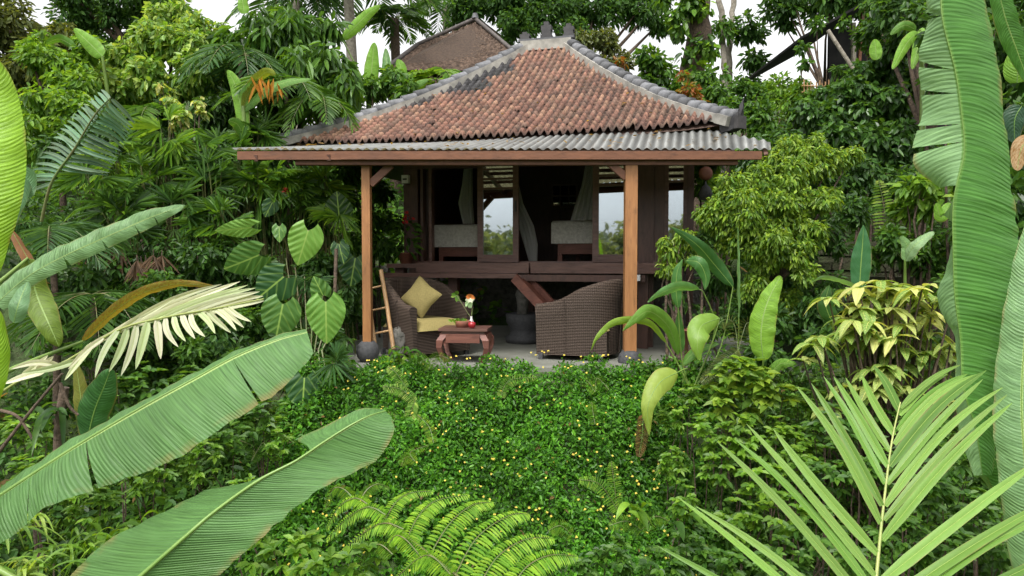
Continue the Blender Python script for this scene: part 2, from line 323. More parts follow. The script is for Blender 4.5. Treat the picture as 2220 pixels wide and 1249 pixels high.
for face in range(4):
    g = G(); NR = 27; pitch = .104
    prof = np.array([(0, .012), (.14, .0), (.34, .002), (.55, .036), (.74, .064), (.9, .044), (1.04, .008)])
    for i in range(NR):
        s0, s1 = i / NR, (i + 1.25) / NR
        hw = (HW_ + (RW - HW_) * (i + .5) / NR) if face in (0, 2) else RY * (1 - (i + .5) / NR)
        m = int(hw / pitch) + 1
        for k in range(-m, m + 1):
            x0 = (k - .5) * pitch + (i % 2) * 0
            if abs(k * pitch) > hw + .02: continue
            jit = rng.uniform(-.01, .01) + (.03 if rng.random() < .01 else 0); col = tile_cols[rng.integers(0, 6)] * rng.uniform(.75, 1.15)
            if face == 0:
                q = (i + .5) / NR; xr = k * pitch / hw
                if -1 <= xr < -.50 + .14 * math.sin(i * 1.3) and .55 < q < .88: col = A(.05, .05, .055) * rng.uniform(.7, 1.5)
                if -1 <= xr < -.8 and .42 < q < .52: col = A(.06, .055, .055)
            rows = []
            for s_, lift in ((s0, .042), (min(s1, 1), .0)):
                h_ = (HW_ + (RW - HW_) * s_) if face in (0, 2) else RY * (1 - s_)
                rows.append([roof_pt(face, np.clip(x0 + a * pitch, -h_ - .03, h_ + .03) + (.05 if False else 0), s_, b + lift + jit) for a, b in prof])
            low = [p - A(0, 0, .042) for p in rows[0]]
            vc = np.array([.55, .45, .5, .95, 1.3, 1.15, .6])[:, None] * col; g.grid(HT_(np.array([low, rows[0], rows[1]])), np.array([vc * .3, vc, vc * .8]))  # shade and highlight painted in, plus grime: dark drop faces and valleys, light crests
    und = [[roof_pt(face, t * ((HW_ + (RW - HW_) * s) if face in (0, 2) else RY * (1 - s)), s, -.05) for t in np.linspace(-1, 1, 13)] for s in np.linspace(0, 1, 9)]
    g.grid(HT_(np.array(und)), (.06, .035, .025))
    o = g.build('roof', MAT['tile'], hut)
    if face == 0: roof = o; o['label'] = 'front slope of weathered terracotta tiles with a dark patch'
# hip caps
def hip(sx, fy):
    g = G(); m = G(); S = np.linspace(-.03, 1.0, 20)
    def pt(s):
        sc = max(s, 0); x = HW_ + (RW - HW_) * s; y = RY * s
        p = A(sx * x + XO * (1 - s), y if fy else 2 * RY - y, zs(s) + .07 * (1 - sc) ** 3 + .03); return HT_(p)
    for i in range(19):
        a, b = pt(S[i]), pt(S[i + 1] + .012); d = nrm(b - a); sd_ = nrm(np.cross(d, A(0, 0, 1))); up = np.cross(sd_, d)
        th = np.linspace(-.25, math.pi + .25, 9); r0, r1 = .088, .072
        v = np.array([[c_ + sd_ * r * 1.15 * math.cos(t_) + up * (r * math.sin(t_) + .02 + lf) for t_ in th] for c_, r, lf in ((a, r0, .022), (b, r1, 0))])
        inner = np.array([[a + sd_ * .07 * math.cos(t_) + up * .05 * math.sin(t_) for t_ in th]])
        c_ = A(1, 1, 1) * rng.uniform(.75, 1.9); g.grid(np.concatenate([inner, v]), c_)
        a2, b2 = pt(S[i]), pt(S[i + 1])
        for q in (-1, 1): m.bar(a2 + sd_ * q * .10 - up * .03, b2 + sd_ * q * .10 - up * .03, .07, .1 + .02 * rng.random(), up)
    o = g.build('hip_cap', MAT['cap_tile'], hut, smooth=True); m.build('mortar_bed', MAT['mortar'], o)
    # curled corner finial
    c0 = pt(-.03); d = nrm(pt(-.03) - pt(.1)); d[2] = 0; d = nrm(d); s2 = np.cross(d, A(0, 0, 1)); f = G(); pr = []
    for t_, wd, hh in ((-.18, .07, .02), (-.02, .075, .03), (.05, .07, .05), (.09, .05, .1), (.09, .03, .17), (.13, .008, .25)):
        c1 = c0 + d * t_ + A(0, 0, hh - .02); pr.append([c1 + s2 * wd * .9 - A(0, 0, .14 if t_ < .1 else .1), c1 + s2 * wd, c1 - s2 * wd, c1 - s2 * wd * .9 - A(0, 0, .14 if t_ < .1 else .1)])
    f.grid(np.array([r_ + [r_[0]] for r_ in pr]), (.45, .42, .42)); f.bar(c0 + d * .08 - A(0, 0, .12), c0 + d * .08 + A(0, 0, .03), .15, .06, d, (.5, .45, .42))
    f.build('corner_finial', MAT['cap_tile'], hut)
for sx in (-1, 1):
    for fy in (1, 0): hip(sx, fy)
g = G(); g.box(-RW - .06, RW + .06, RY - .12, RY + .12, RZ - .06, RZ + .1, HT_); o = g.build('ridge_mortar', MAT['mortar'], hut)
g = G()
for x, hgt in ((-.36, .16), (0, .3), (.37, .24)):
    for wd, z0, z1 in ((.095, .1, .1 + hgt * .3), (.075, .1 + hgt * .3, .1 + hgt * .55), (.085, .1 + hgt * .55, .1 + hgt * .8), (.04, .1 + hgt * .8, .1 + hgt)):
        g.box(x - wd, x + wd, RY - .07, RY + .07, RZ + z0, RZ + z1, HT_, (.5, .47, .45))
g.box(-RW - .1, RW + .1, RY - .1, RY + .1, RZ + .1, RZ + .135, HT_, (1, 1, 1))
g.build('ridge_ornament', MAT['cap_tile'], hut)

# corrugated canopy: ribs run with the hut's depth, front edge cut parallel to the fascia
FY = 7.86; FZ = 2.475
g = G(); rows = []
L0 = toL(A(-3.22, FY, 0)); L1 = toL(A(2.96, FY, 0)); n = 430
for i in range(n + 1):
    f = i / n; lx = L0[0] + (L1[0] - L0[0]) * f; ly0 = L0[1] + (L1[1] - L0[1]) * f
    ly1 = .06 if lx < 2.55 else max(.06 - (lx - 2.55) * .65, ly0 + .05)
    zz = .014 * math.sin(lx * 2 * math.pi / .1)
    jit = .012 * math.sin(lx * 1.9) * 1
    r_ = []
    for q in np.linspace(0, 1, 5):
        ly = ly0 + (ly1 - ly0) * q; base = FZ + (2.825 - FZ) * q * (1 if lx < 2.55 else max(.2, 1 - (lx - 2.55) * 1.1))
        r_.append(A(lx, ly, base + zz + jit * q))
    rows.append(r_)
rows = np.array(rows); vc = .95 + .5 * np.sin(rows[..., 0] * 2 * math.pi / .1); g.grid(HT_(rows), vc[..., None] * np.ones(3));  # corrugation shade and grime put into the colour: dark valleys, light crests
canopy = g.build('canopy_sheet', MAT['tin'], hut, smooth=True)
k = 90; ii = rng.integers(0, n, k); q_ = rng.random(k) ** 1.4; lp = HT_(rows[ii, 0] * (1 - q_)[:, None] + rows[ii, -1] * q_[:, None]) + A(0, 0, .02); ss = rng.random(40) * .6; lp2 = HT_(np.array([roof_pt(0, rng.uniform(-2.6, 2.6) * (1 - s_ * .8), s_, .075) for s_ in ss])); lp = np.r_[lp, lp2]; k = len(lp)
g = G(); g.leaves(lp, rng.normal(0, 1, (k, 3)) * A(1, 1, .1), rng.normal(0, .3, (k, 3)) + A(0, -.3, 1), .07 * rng.uniform(.6, 1.4, k), .03, A(.2, .13, .05) * rng.uniform(.4, 1.6, (k, 1)), 0); tag(g.build('leaf_litter', MAT['leaf_matte']), 'scattered dry brown leaves fallen on the canopy and roof tiles', 'leaf litter', kind='stuff')
g = G()
for q in (.08, .36, .64, .92):
    a, b = rows[6][0] * (1 - q) + rows[6][-1] * q, rows[-30][0] * (1 - q) + rows[-30][-1] * q
    g.bar(HT_(a) - A(0, 0, .05), HT_(b) - A(0, 0, .05), .05, .05)
for i in range(20, n, 58): g.bar(HT_(rows[i][0]) - A(0, 0, .10), HT_(rows[i][-1]) - A(0, 0, .10), .045, .07)
g.build('rafters', MAT['dark_wood_h'], hut)
def wbar(px0, py0, px1, py1, d, dep, name, mat, g=None):
    a, b = P(px0, py0, d), P(px1, py1, d); gg = g or G(); gg.box(a[0], b[0], d, d + dep, b[2], a[2]); return gg.build(name, MAT[mat], hut) if g is None else gg
wbar(514, 328, 742, 346, 7.86, .05, 'fascia_board', 'fascia_wood')
wbar(738, 327.5, 1652, 345.5, 7.84, .05, 'fascia_board', 'fascia_wood')
wbar(640, 345, 1600, 357, 7.92, .10, 'front_beam', 'fascia_wood')
for (x0, x1, yt, yb, d, br) in ((783, 804, 352, 742, 8.02, ((803, 400), (848, 358))), (1356.5, 1380, 351, 762, 7.94, ((1357, 385), (1320, 352)))):
    a = P(x0, yt, d); b = P(x1, yb, d); g = G(); g.box(a[0], b[0], d, d + .125, b[2], a[2])
    post = g.build('post', MAT['orange_wood'], hut)
    c_ = ((a[0] + b[0]) / 2, d + .06, b[2]); gg = G(); gg.lathe((c_[0], c_[1], c_[2] - .24), [(0, 0), (.08, .0), (.125, .06), (.14, .13), (.12, .2), (.08, .245), (0, .25)])
    gg.build('stone_base', MAT['stone_black'], post, smooth=True)
    g = G(); g.bar(P(*br[0], d + .05), P(*br[1], d + .05), .06, .085); g.build('brace', MAT['fascia_wood'], hut)

# platform
PZ = 1.155
def lx(px, ly, py=570): return HL(px, py, ly)[0]
y0 = .5
g = G(); g.box(lx(838, y0), lx(1442, y0), y0, 4.15, PZ - .06, PZ, HT_); g.build('platform_floor', MAT['dark_wood_h'], hut)
g = G(); g.box(lx(905, y0), lx(1148, y0), y0 - .05, y0 - .002, PZ - .13, PZ + .012, HT_); g.build('platform_beam', MAT['dark_wood_h'], hut)
g = G(); g.box(lx(1152, y0), lx(1438, y0), y0 - .05, y0 - .002, PZ - .13, PZ + .012, HT_); g.build('platform_beam', MAT['dark_wood_h'], hut)
g = G(); g.box(lx(832, y0), lx(1126, y0), y0 - .16, y0 - .055, PZ - .20, PZ - .135, HT_); g.build('ledge_board', MAT['dark_wood_h'], hut)
g = G(); g.box(lx(1126, y0), lx(1400, y0), y0 - .12, y0 - .055, PZ - .24, PZ - .15, HT_); g.build('ledge_board', MAT['dark_wood'], hut)
for px in (870, 985, 1395, 1470):
    g = G(); x = lx(px, .7); g.box(x - .07, x + .07, .62, .76, 0, PZ - .06, HT_); g.build('stilt', MAT['dark_wood'], hut)
for px in (900, 1150, 1400):
    g = G(); x = lx(px, 3.6); g.box(x - .08, x + .08, 3.5, 3.66, 0, PZ - .06, HT_); g.build('stilt', MAT['dark_wood'], hut)
g = G(); x0, x1 = lx(800, 3.9), lx(1560, 3.9); g.box(x0, x1, 3.95, 4.1, 0, PZ - .06, HT_); g.build('foundation_wall', MAT['grey_stone'], hut)
# wall, posts, header at local depth WY
WY = .8; TOP = 3.0
def wpost(px0, px1, name='wall_post', ly=WY, dep=.12, z0=PZ, z1=TOP, mat='dark_wood', par=None):
    g = G(); g.box(lx(px0, ly), lx(px1, ly), ly, ly + dep, z0, z1, HT_); return g.build(name, MAT[mat], par or hut)
wpost(876, 906); wpost(912, 918); wpost(930, 936, mat='dark_wood_h'); wpost(1383, 1417, z0=0); wpost(1488, 1503, z0=.3)
wpost(1417, 1440, 'wall_panel', WY + .03, .05)
g = G(); g.box(lx(876, WY), lx(1503, WY), WY - .01, WY + .14, HL(1100, 360, WY)[1], TOP, HT_); g.build('header_beam', MAT['dark_wood'], hut)
g = G(); g.box(lx(906, WY), lx(1440, WY), WY + .0, WY + .12, PZ, PZ + .035, HT_); g.build('sill_beam', MAT['dark_wood_h'], hut)
BX0, BX1, BY = lx(876, WY), lx(1503, WY), 4.0
def hwall(name, cells):
    g = G()
    for c_ in cells: g.box(*c_, HT_)
    return g.build(name, MAT['dark_wood'], hut)
# back wall with two window openings, side walls (left one with an opening)
wx0, wz1 = HL(936, 398, BY); wx1, wz0 = HL(992, 482, BY); vx0, vz1 = HL(1196, 400, BY); vx1, vz0 = HL(1252, 450, BY)
hwall('back_wall', [(BX0, wx0, BY, BY + .06, PZ, TOP), (wx0, wx1, BY, BY + .06, PZ, wz0), (wx0, wx1, BY, BY + .06, wz1, TOP), (wx1, vx0, BY, BY + .06, PZ, TOP),
                    (vx0, vx1, BY, BY + .06, PZ, vz0), (vx0, vx1, BY, BY + .06, vz1, TOP), (vx1, BX1, BY, BY + .06, PZ, TOP)])
hwall('side_wall', [(BX1 - .06, BX1, WY + .12, BY, PZ, TOP)])
hwall('side_wall', [(BX0, BX0 + .06, WY + .9, BY, PZ, TOP)])
g = G(); g.box(BX0, BX1, WY, BY, TOP, TOP + .04, HT_); g.build('ceiling_board', MAT['dark_wood'], hut)
g = G()
for k in range(1, 5): x = wx0 + (wx1 - wx0) * k / 5; g.box(x - .018, x + .018, BY + .01, BY + .04, wz0, wz1, HT_)
g.build('window_bars', MAT['dark_wood'], hut)
def window(x0, x1, z0, z1, ly, fr=.04, muls=(), rails=(), name='window', mat='dark_wood_h', dep=.045):
    g = G(); g.box(x0, x0 + fr, ly, ly + dep, z0, z1, HT_); g.box(x1 - fr, x1, ly, ly + dep, z0, z1, HT_)
    g.box(x0 + fr, x1 - fr, ly + .002, ly + dep - .002, z0, z0 + fr * 1.3, HT_); g.box(x0 + fr, x1 - fr, ly + .002, ly + dep - .002, z1 - fr, z1, HT_)
    for q in muls: x = x0 + (x1 - x0) * q; g.box(x - .012, x + .012, ly + .004, ly + dep - .004, z0 + fr, z1 - fr, HT_)
    for q in rails: z = z0 + (z1 - z0) * q; g.box(x0 + fr, x1 - fr, ly + .006, ly + dep - .006, z - .015, z + .015, HT_)
    o = g.build(name, MAT[mat], hut); p = G(); p.box(x0 + fr * .5, x1 - fr * .5, ly + dep * .5 - .003, ly + dep * .5 + .003, z0 + fr * .5, z1 - fr * .5, HT_); p.build('glass', MAT['glass'], o)
    return o
window(vx0, vx1, vz0, vz1, BY - .02, .03, (.33, .66), (.5,))
g = G(); g.box(vx0, vx1, BY + .03, BY + .045, vz0, vz1, HT_); g.build('dimming_panel', MAT['cushion'], hut)  # panel added behind the pane to dim what shows through it
zb = HL(1080, 567, WY)[1]
for (a, b) in ((1035, 1124), (1284, 1372)):
    x0, x1 = lx(a, WY - .06), lx(b, WY - .06)
    o = window(x0, x1, PZ + .02, TOP - .1, WY - .06, .085, (), (.62, .70, .78, .86), 'sliding_door')
    g = G(); g.box(x1 - .05, x1 - .03, WY - .085, WY - .06, 1.9, 2.05, HT_); g.build('door_handle', MAT['stone_black'], o)
window(lx(1440, WY), lx(1488, WY), PZ + .2, TOP - .1, WY + .02, .05, (), (.6, .75, .9))
# little meter box on the left corner post
a = HL(873, 384, WY - .1); g = G(); g.box(a[0] - .02, a[0] + .085, WY - .1, WY - .02, a[1] - .09, a[1] + .03, HT_); mb_ = g.build('meter_box', MAT['white_plastic'], hut)
g = G(); g.box(a[0] + .0, a[0] + .065, WY - .104, WY - .1, a[1] - .045, a[1] - .02, HT_); g.build('display', MAT['stone_black'], mb_)
a = HL(1383, 601, .3); g = G(); g.box(a[0] - .03, a[0] + .03, .3, .36, a[1] - .05, a[1] + .03, HT_); g.build('power_socket', MAT['white_plastic'], hut)

# beds seen through the doors
def bed(px0, px1, ytop, ycov, yfr, ly, label, grp):
    x0, zt = HL(px0, ytop, ly); x1, zc = HL(px1, ycov, ly); zf = HL(px0, yfr, ly)[1]
    c_ = HT_(A((x0 + x1) / 2, ly + .9, PZ)); t_ = thing('bed', c_, label, 'bed', ANG, grp)
    g = G(); g.box(x0 + .09, x1 - .02, ly + .03, ly + 1.9, zf, zc + .02, HT_); g.build('bed_frame', MAT['red_wood'], t_)
    g = G(); nx, ny = 26, 30; X = np.linspace(0, 1, nx); V = []
    for j in range(ny):
        for_ = []
        for i in range(nx):
            u = X[i]; e = min(u, 1 - u, j / (ny - 1)) ; f = 1 - math.exp(-e * 26)
            for_.append(A(x0 + (x1 - x0) * (.05 + .9 * u) - (1 - f) * .05 * (1 if u < .5 else -1), ly + .04 + 1.8 * j / (ny - 1) - (.04 if j == 0 else 0) , zc + (zt - zc) * f + .012 * math.sin(i * 1.7 + j) * f))
        V.append(for_)
    V = np.array(V); g.grid(HT_(V)); fr = V[0].copy(); fr2 = fr.copy(); fr2[:, 2] = zc - .01; fr2[:, 1] -= .02 + .012 * np.sin(np.arange(nx) * 1.3)
    fr3 = fr.copy(); fr3[:, 2] = zt - .04; fr3[:, 1] -= .01; fr1 = V[1].copy(); fr1[:, 2] = zt; V[0] = fr3
    g.grid(HT_(np.array([fr2, fr3, fr1])))
    g.build('bedspread', MAT['cloth'], t_, smooth=True)
    for qx in (x0 + .12, x1 - .08):
        for qy in (ly + .08, ly + 1.8): g = G(); g.box(qx - .035, qx + .035, qy - .035, qy + .035, PZ, zf, HT_); g.build('leg', MAT['red_wood'], t_)
    return t_
bed(938, 1060, 487, 534, 556, 1.35, 'wooden bed with pale woven cover in the left opening of the hut', None)
bed(1196, 1330, 478, 526, 551, 1.5, 'wooden bed with draped pale cover in the right opening of the hut', None)
def net(pts, label):
    """pts: (px,py,width_px); gathered white net hanging inside the hut at local depth 1.25"""
    g = G(); rows = []
    for (px, py, w_, ly) in pts:
        x, z = HL(px, py, ly); wd = w_ / 1480 * 10
        rows.append([A(x + wd * (k / 14 - .5), ly + .05 * math.sin(k * 1.9), z) for k in range(15)])
    c_ = HT_(A(rows[-1][7][0], pts[-1][3], PZ)); o = G().grid(HT_(np.array(rows))); ob = o.build('mosquito_net', MAT['net'], smooth=True)
    tag(ob, label, 'net')
net([(1015, 352, 18, 1.3), (1012, 400, 24, 1.3), (1008, 440, 34, 1.3), (1015, 485, 26, 1.3)], 'gathered white mosquito net above the left bed')
net([(1112, 380, 16, 1.3), (1122, 440, 22, 1.3), (1140, 490, 34, 1.25), (1150, 530, 30, 1.2), (1155, 566, 18, 1.2)], 'white mosquito net swept sideways beside the left glass door')
net([(1283, 352, 26, 1.25), (1278, 400, 34, 1.25), (1270, 440, 44, 1.25), (1262, 478, 52, 1.25)], 'white mosquito net fanning out over the right bed')

# hanging clay disc under the right eave
c0 = P(1530, 376, 9.0); t_ = thing('hanging_ornament', c0, 'round reddish clay ornament hanging under the right end of the canopy', 'ornament')
g = G(); g.lathe((0, 0, 0), [(0, -.03), (.05, -.035), (.09, -.01), (.092, .01), (.06, .03), (0, .035)], 20); v = g.v[0]; v = np.c_[v[:, 0], v[:, 2], v[:, 1]] + c0; g.v[0] = v; g.build('clay_disc', MAT['clay'], t_, smooth=True)
g = G(); g.tube([c0 + A(0, 0, .09), c0 + A(0, 0, .5)], .006, 5); g.build('cord', MAT['stone_black'], t_)
g = G(); g.lathe(c0 - A(0, 0, .36), [(0, 0), (.07, .02), (.095, .09), (.06, .18), (.02, .21), (.005, .27)], 14); g.build('dark_bell', MAT['stone_black'], t_, smooth=True)

# ------------------------------------------------------------------ patio furniture
def chair(c, face, s, label, hmax):
    """tub armchair of woven wicker; face = unit xy direction the sitter looks"""
    rz = math.atan2(face[1], face[0]); t_ = thing('wicker_armchair', c, label, 'armchair', rz, 'dark wicker armchairs on the patio')
    cr, sr = math.cos(rz), math.sin(rz); T = lambda v: np.stack([c[0] + (v[..., 0] * cr - v[..., 1] * sr) * s, c[1] + (v[..., 0] * sr + v[..., 1] * cr) * s, c[2] + v[..., 2] * s], -1)
    out = []; n = 41
    for i in range(n):
        q = i / (n - 1); th = (q - .5) * 2  # -1..1 along the U
        if abs(th) > .42: y = .44 * np.sign(th); x = .45 - (1 - abs(th)) / .58 * .50; a = A(0, np.sign(th))
        else: an = th / .42 * math.pi / 2; y = .44 * math.sin(an); x = -.05 - .40 * math.cos(an); a = A(-math.cos(an), math.sin(an))
        hh = .66 + (hmax - .66) * (1 - sm(.1, .85, abs(th))) - .02 * sm(.8, 1, abs(th)); out.append((x, y, a, hh))
    V = []
    for (x, y, a, hh) in out:
        fl = .05
        prof = [(0, .06, -.02), (0, .35, .0), (0, hh * .75, .015), (fl * .3, hh - .03, .03), (fl * .1, hh, .01), (-.035, hh + .005, 0), (-.07, hh - .02, 0), (-.065, hh * .7, 0), (-.07, .3, 0), (-.07, .06, 0)]
        V.append([A(x + a[0] * (o1 + o2), y + a[1] * (o1 + o2), z) for o1, z, o2 in prof])
    V = np.array(V); g = G(); g.grid(T(V))
    for e in (0, -1):
        k = V[e]; g.add(T(k), [tuple(range(len(k)))])
    g.build('woven_shell', MAT['wicker'], t_, smooth=True)
    g = G(); g.box(-.36, .43, -.37, .37, .06, .34, T); g.build('seat_base', MAT['wicker'], t_)
    cg = G(); nx = 12; VV = []
    for i in range(nx + 1):
        r_ = []
        for j in range(nx + 1):
            u, v = i / nx * 2 - 1, j / nx * 2 - 1; e = (1 - abs(u) ** 6) * (1 - abs(v) ** 6); r_.append(A(.045 + u * .42, v * .365, .345 + .13 * max(e, 0) ** .35))
        VV.append(r_)
    cg.grid(T(np.array(VV))); cg.build('seat_cushion', MAT['cushion'], t_, smooth=True)
    for qx in (-.3, .4):
        for qy in (-.4, .4): g = G(); g.box(qx - .025, qx + .025, qy - .025, qy + .025, 0, .08, T); g.build('leg', MAT['stone_black'], t_)
    for th_ in (-.62, .62, 0): 
        i = int((th_ / 2 + .5) * (n - 1)); pp = V[i][:5]; aa = out[i][2]; g = G(); g.tube(T(np.array([p + A(aa[0], aa[1], 0) * .008 for p in pp])), .009, 5); g.build('seam_cord', MAT['wicker'], t_)
    return T
c1 = A(-1.15, 8.75, 0); T1 = chair(c1, nrm(A(.62, -.72)), 1.0, 'dark wicker armchair with mustard cushions beside the ladder', .98)
c2 = P(1262, 775, 8.55); c2[2] = 0; chair(c2, nrm(A(-.93, .3)), 1.05, 'dark wicker armchair seen from behind next to the right post', .92)
# throw cushion
def pillow(c, R3, sz, th, label):
    g = G(); n = 16
    for sg in (1, -1):
        V = []
        for i in range(n + 1):
            r_ = []
            for j in range(n + 1):
                u, v = i / n * 2 - 1, j / n * 2 - 1; e = max((1 - u * u) * (1 - v * v), 0); pin = 1 - .10 * (1 - abs(u * v)) * max(abs(u), abs(v)) ** 3
                r_.append(A(u * sz * pin, sg * th * e ** .5 * (1 + .12 * math.sin(5 * u + 4 * v)), v * sz * pin))
            V.append(r_)
        g.grid(np.array(V) @ R3.T + c)
    o = g.build('throw_cushion', MAT['cushion'], smooth=True); tag(o, label, 'cushion')
m3 = np.array(Matrix.Rotation(R(-10), 3, 'Z') @ Matrix.Rotation(R(-14), 3, 'X') @ Matrix.Rotation(R(38), 3, 'Y'))
pillow(P(912, 644, 8.62), m3, .20, .075, 'square mustard throw cushion leaning in the left wicker armchair')
# opium table
tc_ = P(1010, 740, 8.15); tc_[2] = 0; t_ = thing('carved_table', tc_, 'low carved red-brown table with curved legs between the armchairs', 'table', R(-6))
cr, sr = math.cos(R(-6)), math.sin(R(-6)); TT = lambda v: np.stack([tc_[0] + v[..., 0] * cr - v[..., 1] * sr, tc_[1] + v[..., 0] * sr + v[..., 1] * cr, v[..., 2]], -1)
g = G(); g.box(-.29, .29, -.22, .22, .375, .405, TT); g.box(-.25, .25, -.18, .18, .34, .374, TT); g.build('table_top', MAT['dark_wood_h'], t_)
for sy in (-1, 1):
    g = G(); g.box(-.2, .2, sy * .21 - .02, sy * .21 + .02, .24, .34, TT); g.build('apron', MAT['red_wood'], t_)
for sx in (-1, 1):
    g = G(); g.box(sx * .27 - .02, sx * .27 + .02, -.14, .14, .24, .34, TT); g.build('apron', MAT['red_wood'], t_)
    for sy in (-1, 1):
        g = G(); pr = [(.22, .34, .085), (.27, .27, .08), (.28, .18, .06), (.255, .08, .05), (.20, 0, .055)]; V = []
        for x, z, w_ in pr:
            cx, cy = sx * x, sy * (x - .07); V.append([A(cx - w_ / 2, cy - w_ / 2, z), A(cx + w_ / 2, cy - w_ / 2, z), A(cx + w_ / 2, cy + w_ / 2, z), A(cx - w_ / 2, cy + w_ / 2, z), A(cx - w_ / 2, cy - w_ / 2, z)])
        g.grid(TT(np.array(V))); g.build('leg', MAT['red_wood'], t_)
# on the table: bowl with sprigs, flower, red fruit
bc = P(1003, 708, 8.12); bc[2] = .406; t_ = thing('wooden_bowl', bc, 'turned wooden bowl with green sprigs on the carved table', 'bowl')
g = G(); g.lathe(bc, [(0, 0), (.07, 0), (.085, .03), (.1, .075), (.092, .08), (.07, .04), (0, .03)], 22); g.build('bowl', MAT['clay'], t_, smooth=True)
g = G(); k = 26; an = rng.random(k) * 6.28; dd = np.c_[np.cos(an) * .6, np.sin(an) * .6, rng.uniform(.2, 1.1, k)]; g.leaves(bc + A(-.03, 0, .06) + rng.normal(0, .03, (k, 3)) * A(1, 1, .3), dd, nrm(rng.normal(0, 1, (k, 3)) + A(0, -1, 1)), .08, .035, pal('fresh', k, rng), .3); g.build('sprigs', MAT['leaf'], t_)
fc = P(1022, 706, 8.14); fc[2] = .406; t_ = thing('flower_vase', fc, 'thin vase with orange and white flower on the carved table', 'vase')
g = G(); g.lathe(fc, [(0, 0), (.03, 0), (.035, .05), (.012, .1), (.014, .13)], 12); g.build('vase', MAT['white_plastic'], t_, smooth=True)
g = G(); fh = P(1020, 645, 8.14); g.tube([fc + A(0, 0, .1), fc * .4 + fh * .6 + A(.015, 0, 0), fh], .006, 5); g.build('stalk', MAT['stem'], t_)
g = G(); k = 16; an = np.linspace(0, 6.28, k, endpoint=False); g.leaves(np.repeat(fh[None] + A(0, -.02, 0), k, 0), np.c_[np.cos(an), np.full(k, -.5), np.sin(an)], np.tile(A(0, -1, .1), (k, 1)), .055 + .02 * rng.random(k), .035, np.where((an < 3.3)[:, None], A(.75, .25, .05), A(.7, .75, .5)) * rng.uniform(.8, 1.1, (k, 1)), .1)
k = 5; g.leaves(np.repeat(fh[None], k, 0), np.c_[rng.normal(-.2, .3, k), rng.normal(-.2, .2, k), np.full(k, -1)], np.tile(A(0, -1, 0), (k, 1)), .12, .05, np.tile(A(.45, .65, .3), (k, 1)), .1)
g.build('petals', MAT['flower'], t_)
g = G(); k = 6; q0 = P(990, 640, 8.3); an = rng.random(k) * 6; g.leaves(np.repeat(q0[None], k, 0), np.c_[np.cos(an), np.full(k, -.3), np.sin(an)], np.tile(A(0, -1, .3), (k, 1)), .075, .045, pal('fresh', k, rng), .2); g.build('leaf_spray', MAT['leaf'], t_); g = G(); g.tube([fc + A(0, 0, .1), q0], .004, 4); g.build('stalk', MAT['stem'], t_)
a = P(1023, 702, 7.98); a[2] = .447; g = G(); g.lathe(a, [(0, -.04), (.03, -.036), (.045, -.005), (.04, .028), (.015, .036), (0, .03)], 16, (1, 1, 1)); g.tube([a + A(0, 0, .03), a + A(.005, 0, .055)], .004, 5)
plain('red_skin', (.4, .02, .03), (.25, .015, .02), 10, .3); tag(g.build('red_apple', MAT['red_skin'], smooth=True), 'small shiny red apple on the edge of the carved table', 'fruit')
# stone mortar under the hut
mc = P(1136, 700, 10.0); mc[2] = 0; t_ = thing('stone_basin', mc, 'dark stone basin on a pedestal in the shade under the hut', 'basin')
g = G(); g.lathe(mc, [(0, 0), (.26, 0), (.28, .08), (.2, .14), (.2, .2), (.26, .3), (.27, .42), (.23, .43), (.2, .34), (0, .3)], 26); g.build('basin', MAT['stone_black'], t_, smooth=True)
g = G(); g.lathe(mc + A(-.02, 0, .31), [(0, 0), (.09, 0), (.08, .25), (.11, .4), (.06, .52), (0, .54)], 18); g.build('pedestal_top', MAT['grey_stone'], t_, smooth=True)
# stair plank from platform edge down to the patio
a, b = HT_(A(*[HL(1128, 606, .3)[0], .3, HL(1128, 606, .3)[1]])), P(1190, 672, 9.2)
t_ = thing('wooden_stair', (b[0], b[1], 0), 'red-brown wooden stair leading from the platform edge behind the right armchair', 'stair')
foot = b + (b - a) * 1.1; foot[2] = max(foot[2], .02)
g = G(); g.bar(a, foot, .30, .035, (0, 0, 1)); g.build('ramp_board', MAT['red_wood'], t_)
off = nrm(np.cross(b - a, A(0, 0, 1))) 
for q in (-1, 1): g = G(); g.bar(a + off * .2 * q + A(0, 0, .03), foot + off * .2 * q + A(0, 0, .03), .05, .12); g.build('stringer', MAT['red_wood'], t_)
# bamboo ladder by the left post
t_ = thing('bamboo_ladder', P(840, 745, 8.35), 'pale bamboo ladder leaning behind the left post', 'ladder')
ra, rb = P(826, 586, 8.5), P(853, 757, 8.1); la, lb = P(790, 596, 8.5), P(815, 765, 8.1)
for p_, q_ in ((ra, rb), (la, lb)): g = G(); g.tube([p_, (p_ + q_) / 2 + A(.004, 0, 0), q_], .026, 10); g.build('rail', MAT['bamboo'], t_, smooth=True)
for f in (.2, .48, .77): g = G(); g.tube([la + (lb - la) * f - A(.03, 0, 0), ra + (rb - ra) * f], .013, 8); g.build('rung', MAT['bamboo'], t_, smooth=True)
# rough grey stone behind the ladder
c_ = P(862, 745, 8.3); c_[2] = .17; g = G(); th = np.linspace(0, 2 * math.pi, 19); ph = np.linspace(-1.5, 1.5, 11)
V = np.array([[c_ + A(math.cos(p_) * math.cos(t1) * .11, math.cos(p_) * math.sin(t1) * .1, math.sin(p_) * .2) * (1 + .13 * math.sin(3 * t1 + 5 * p_) + .08 * math.sin(7 * t1 - 3 * p_)) for t1 in th] for p_ in ph]); g.grid(V)
tag(g.build('rough_stone', MAT['grey_stone'], smooth=True), 'rough upright grey stone behind the foot of the bamboo ladder', 'stone')
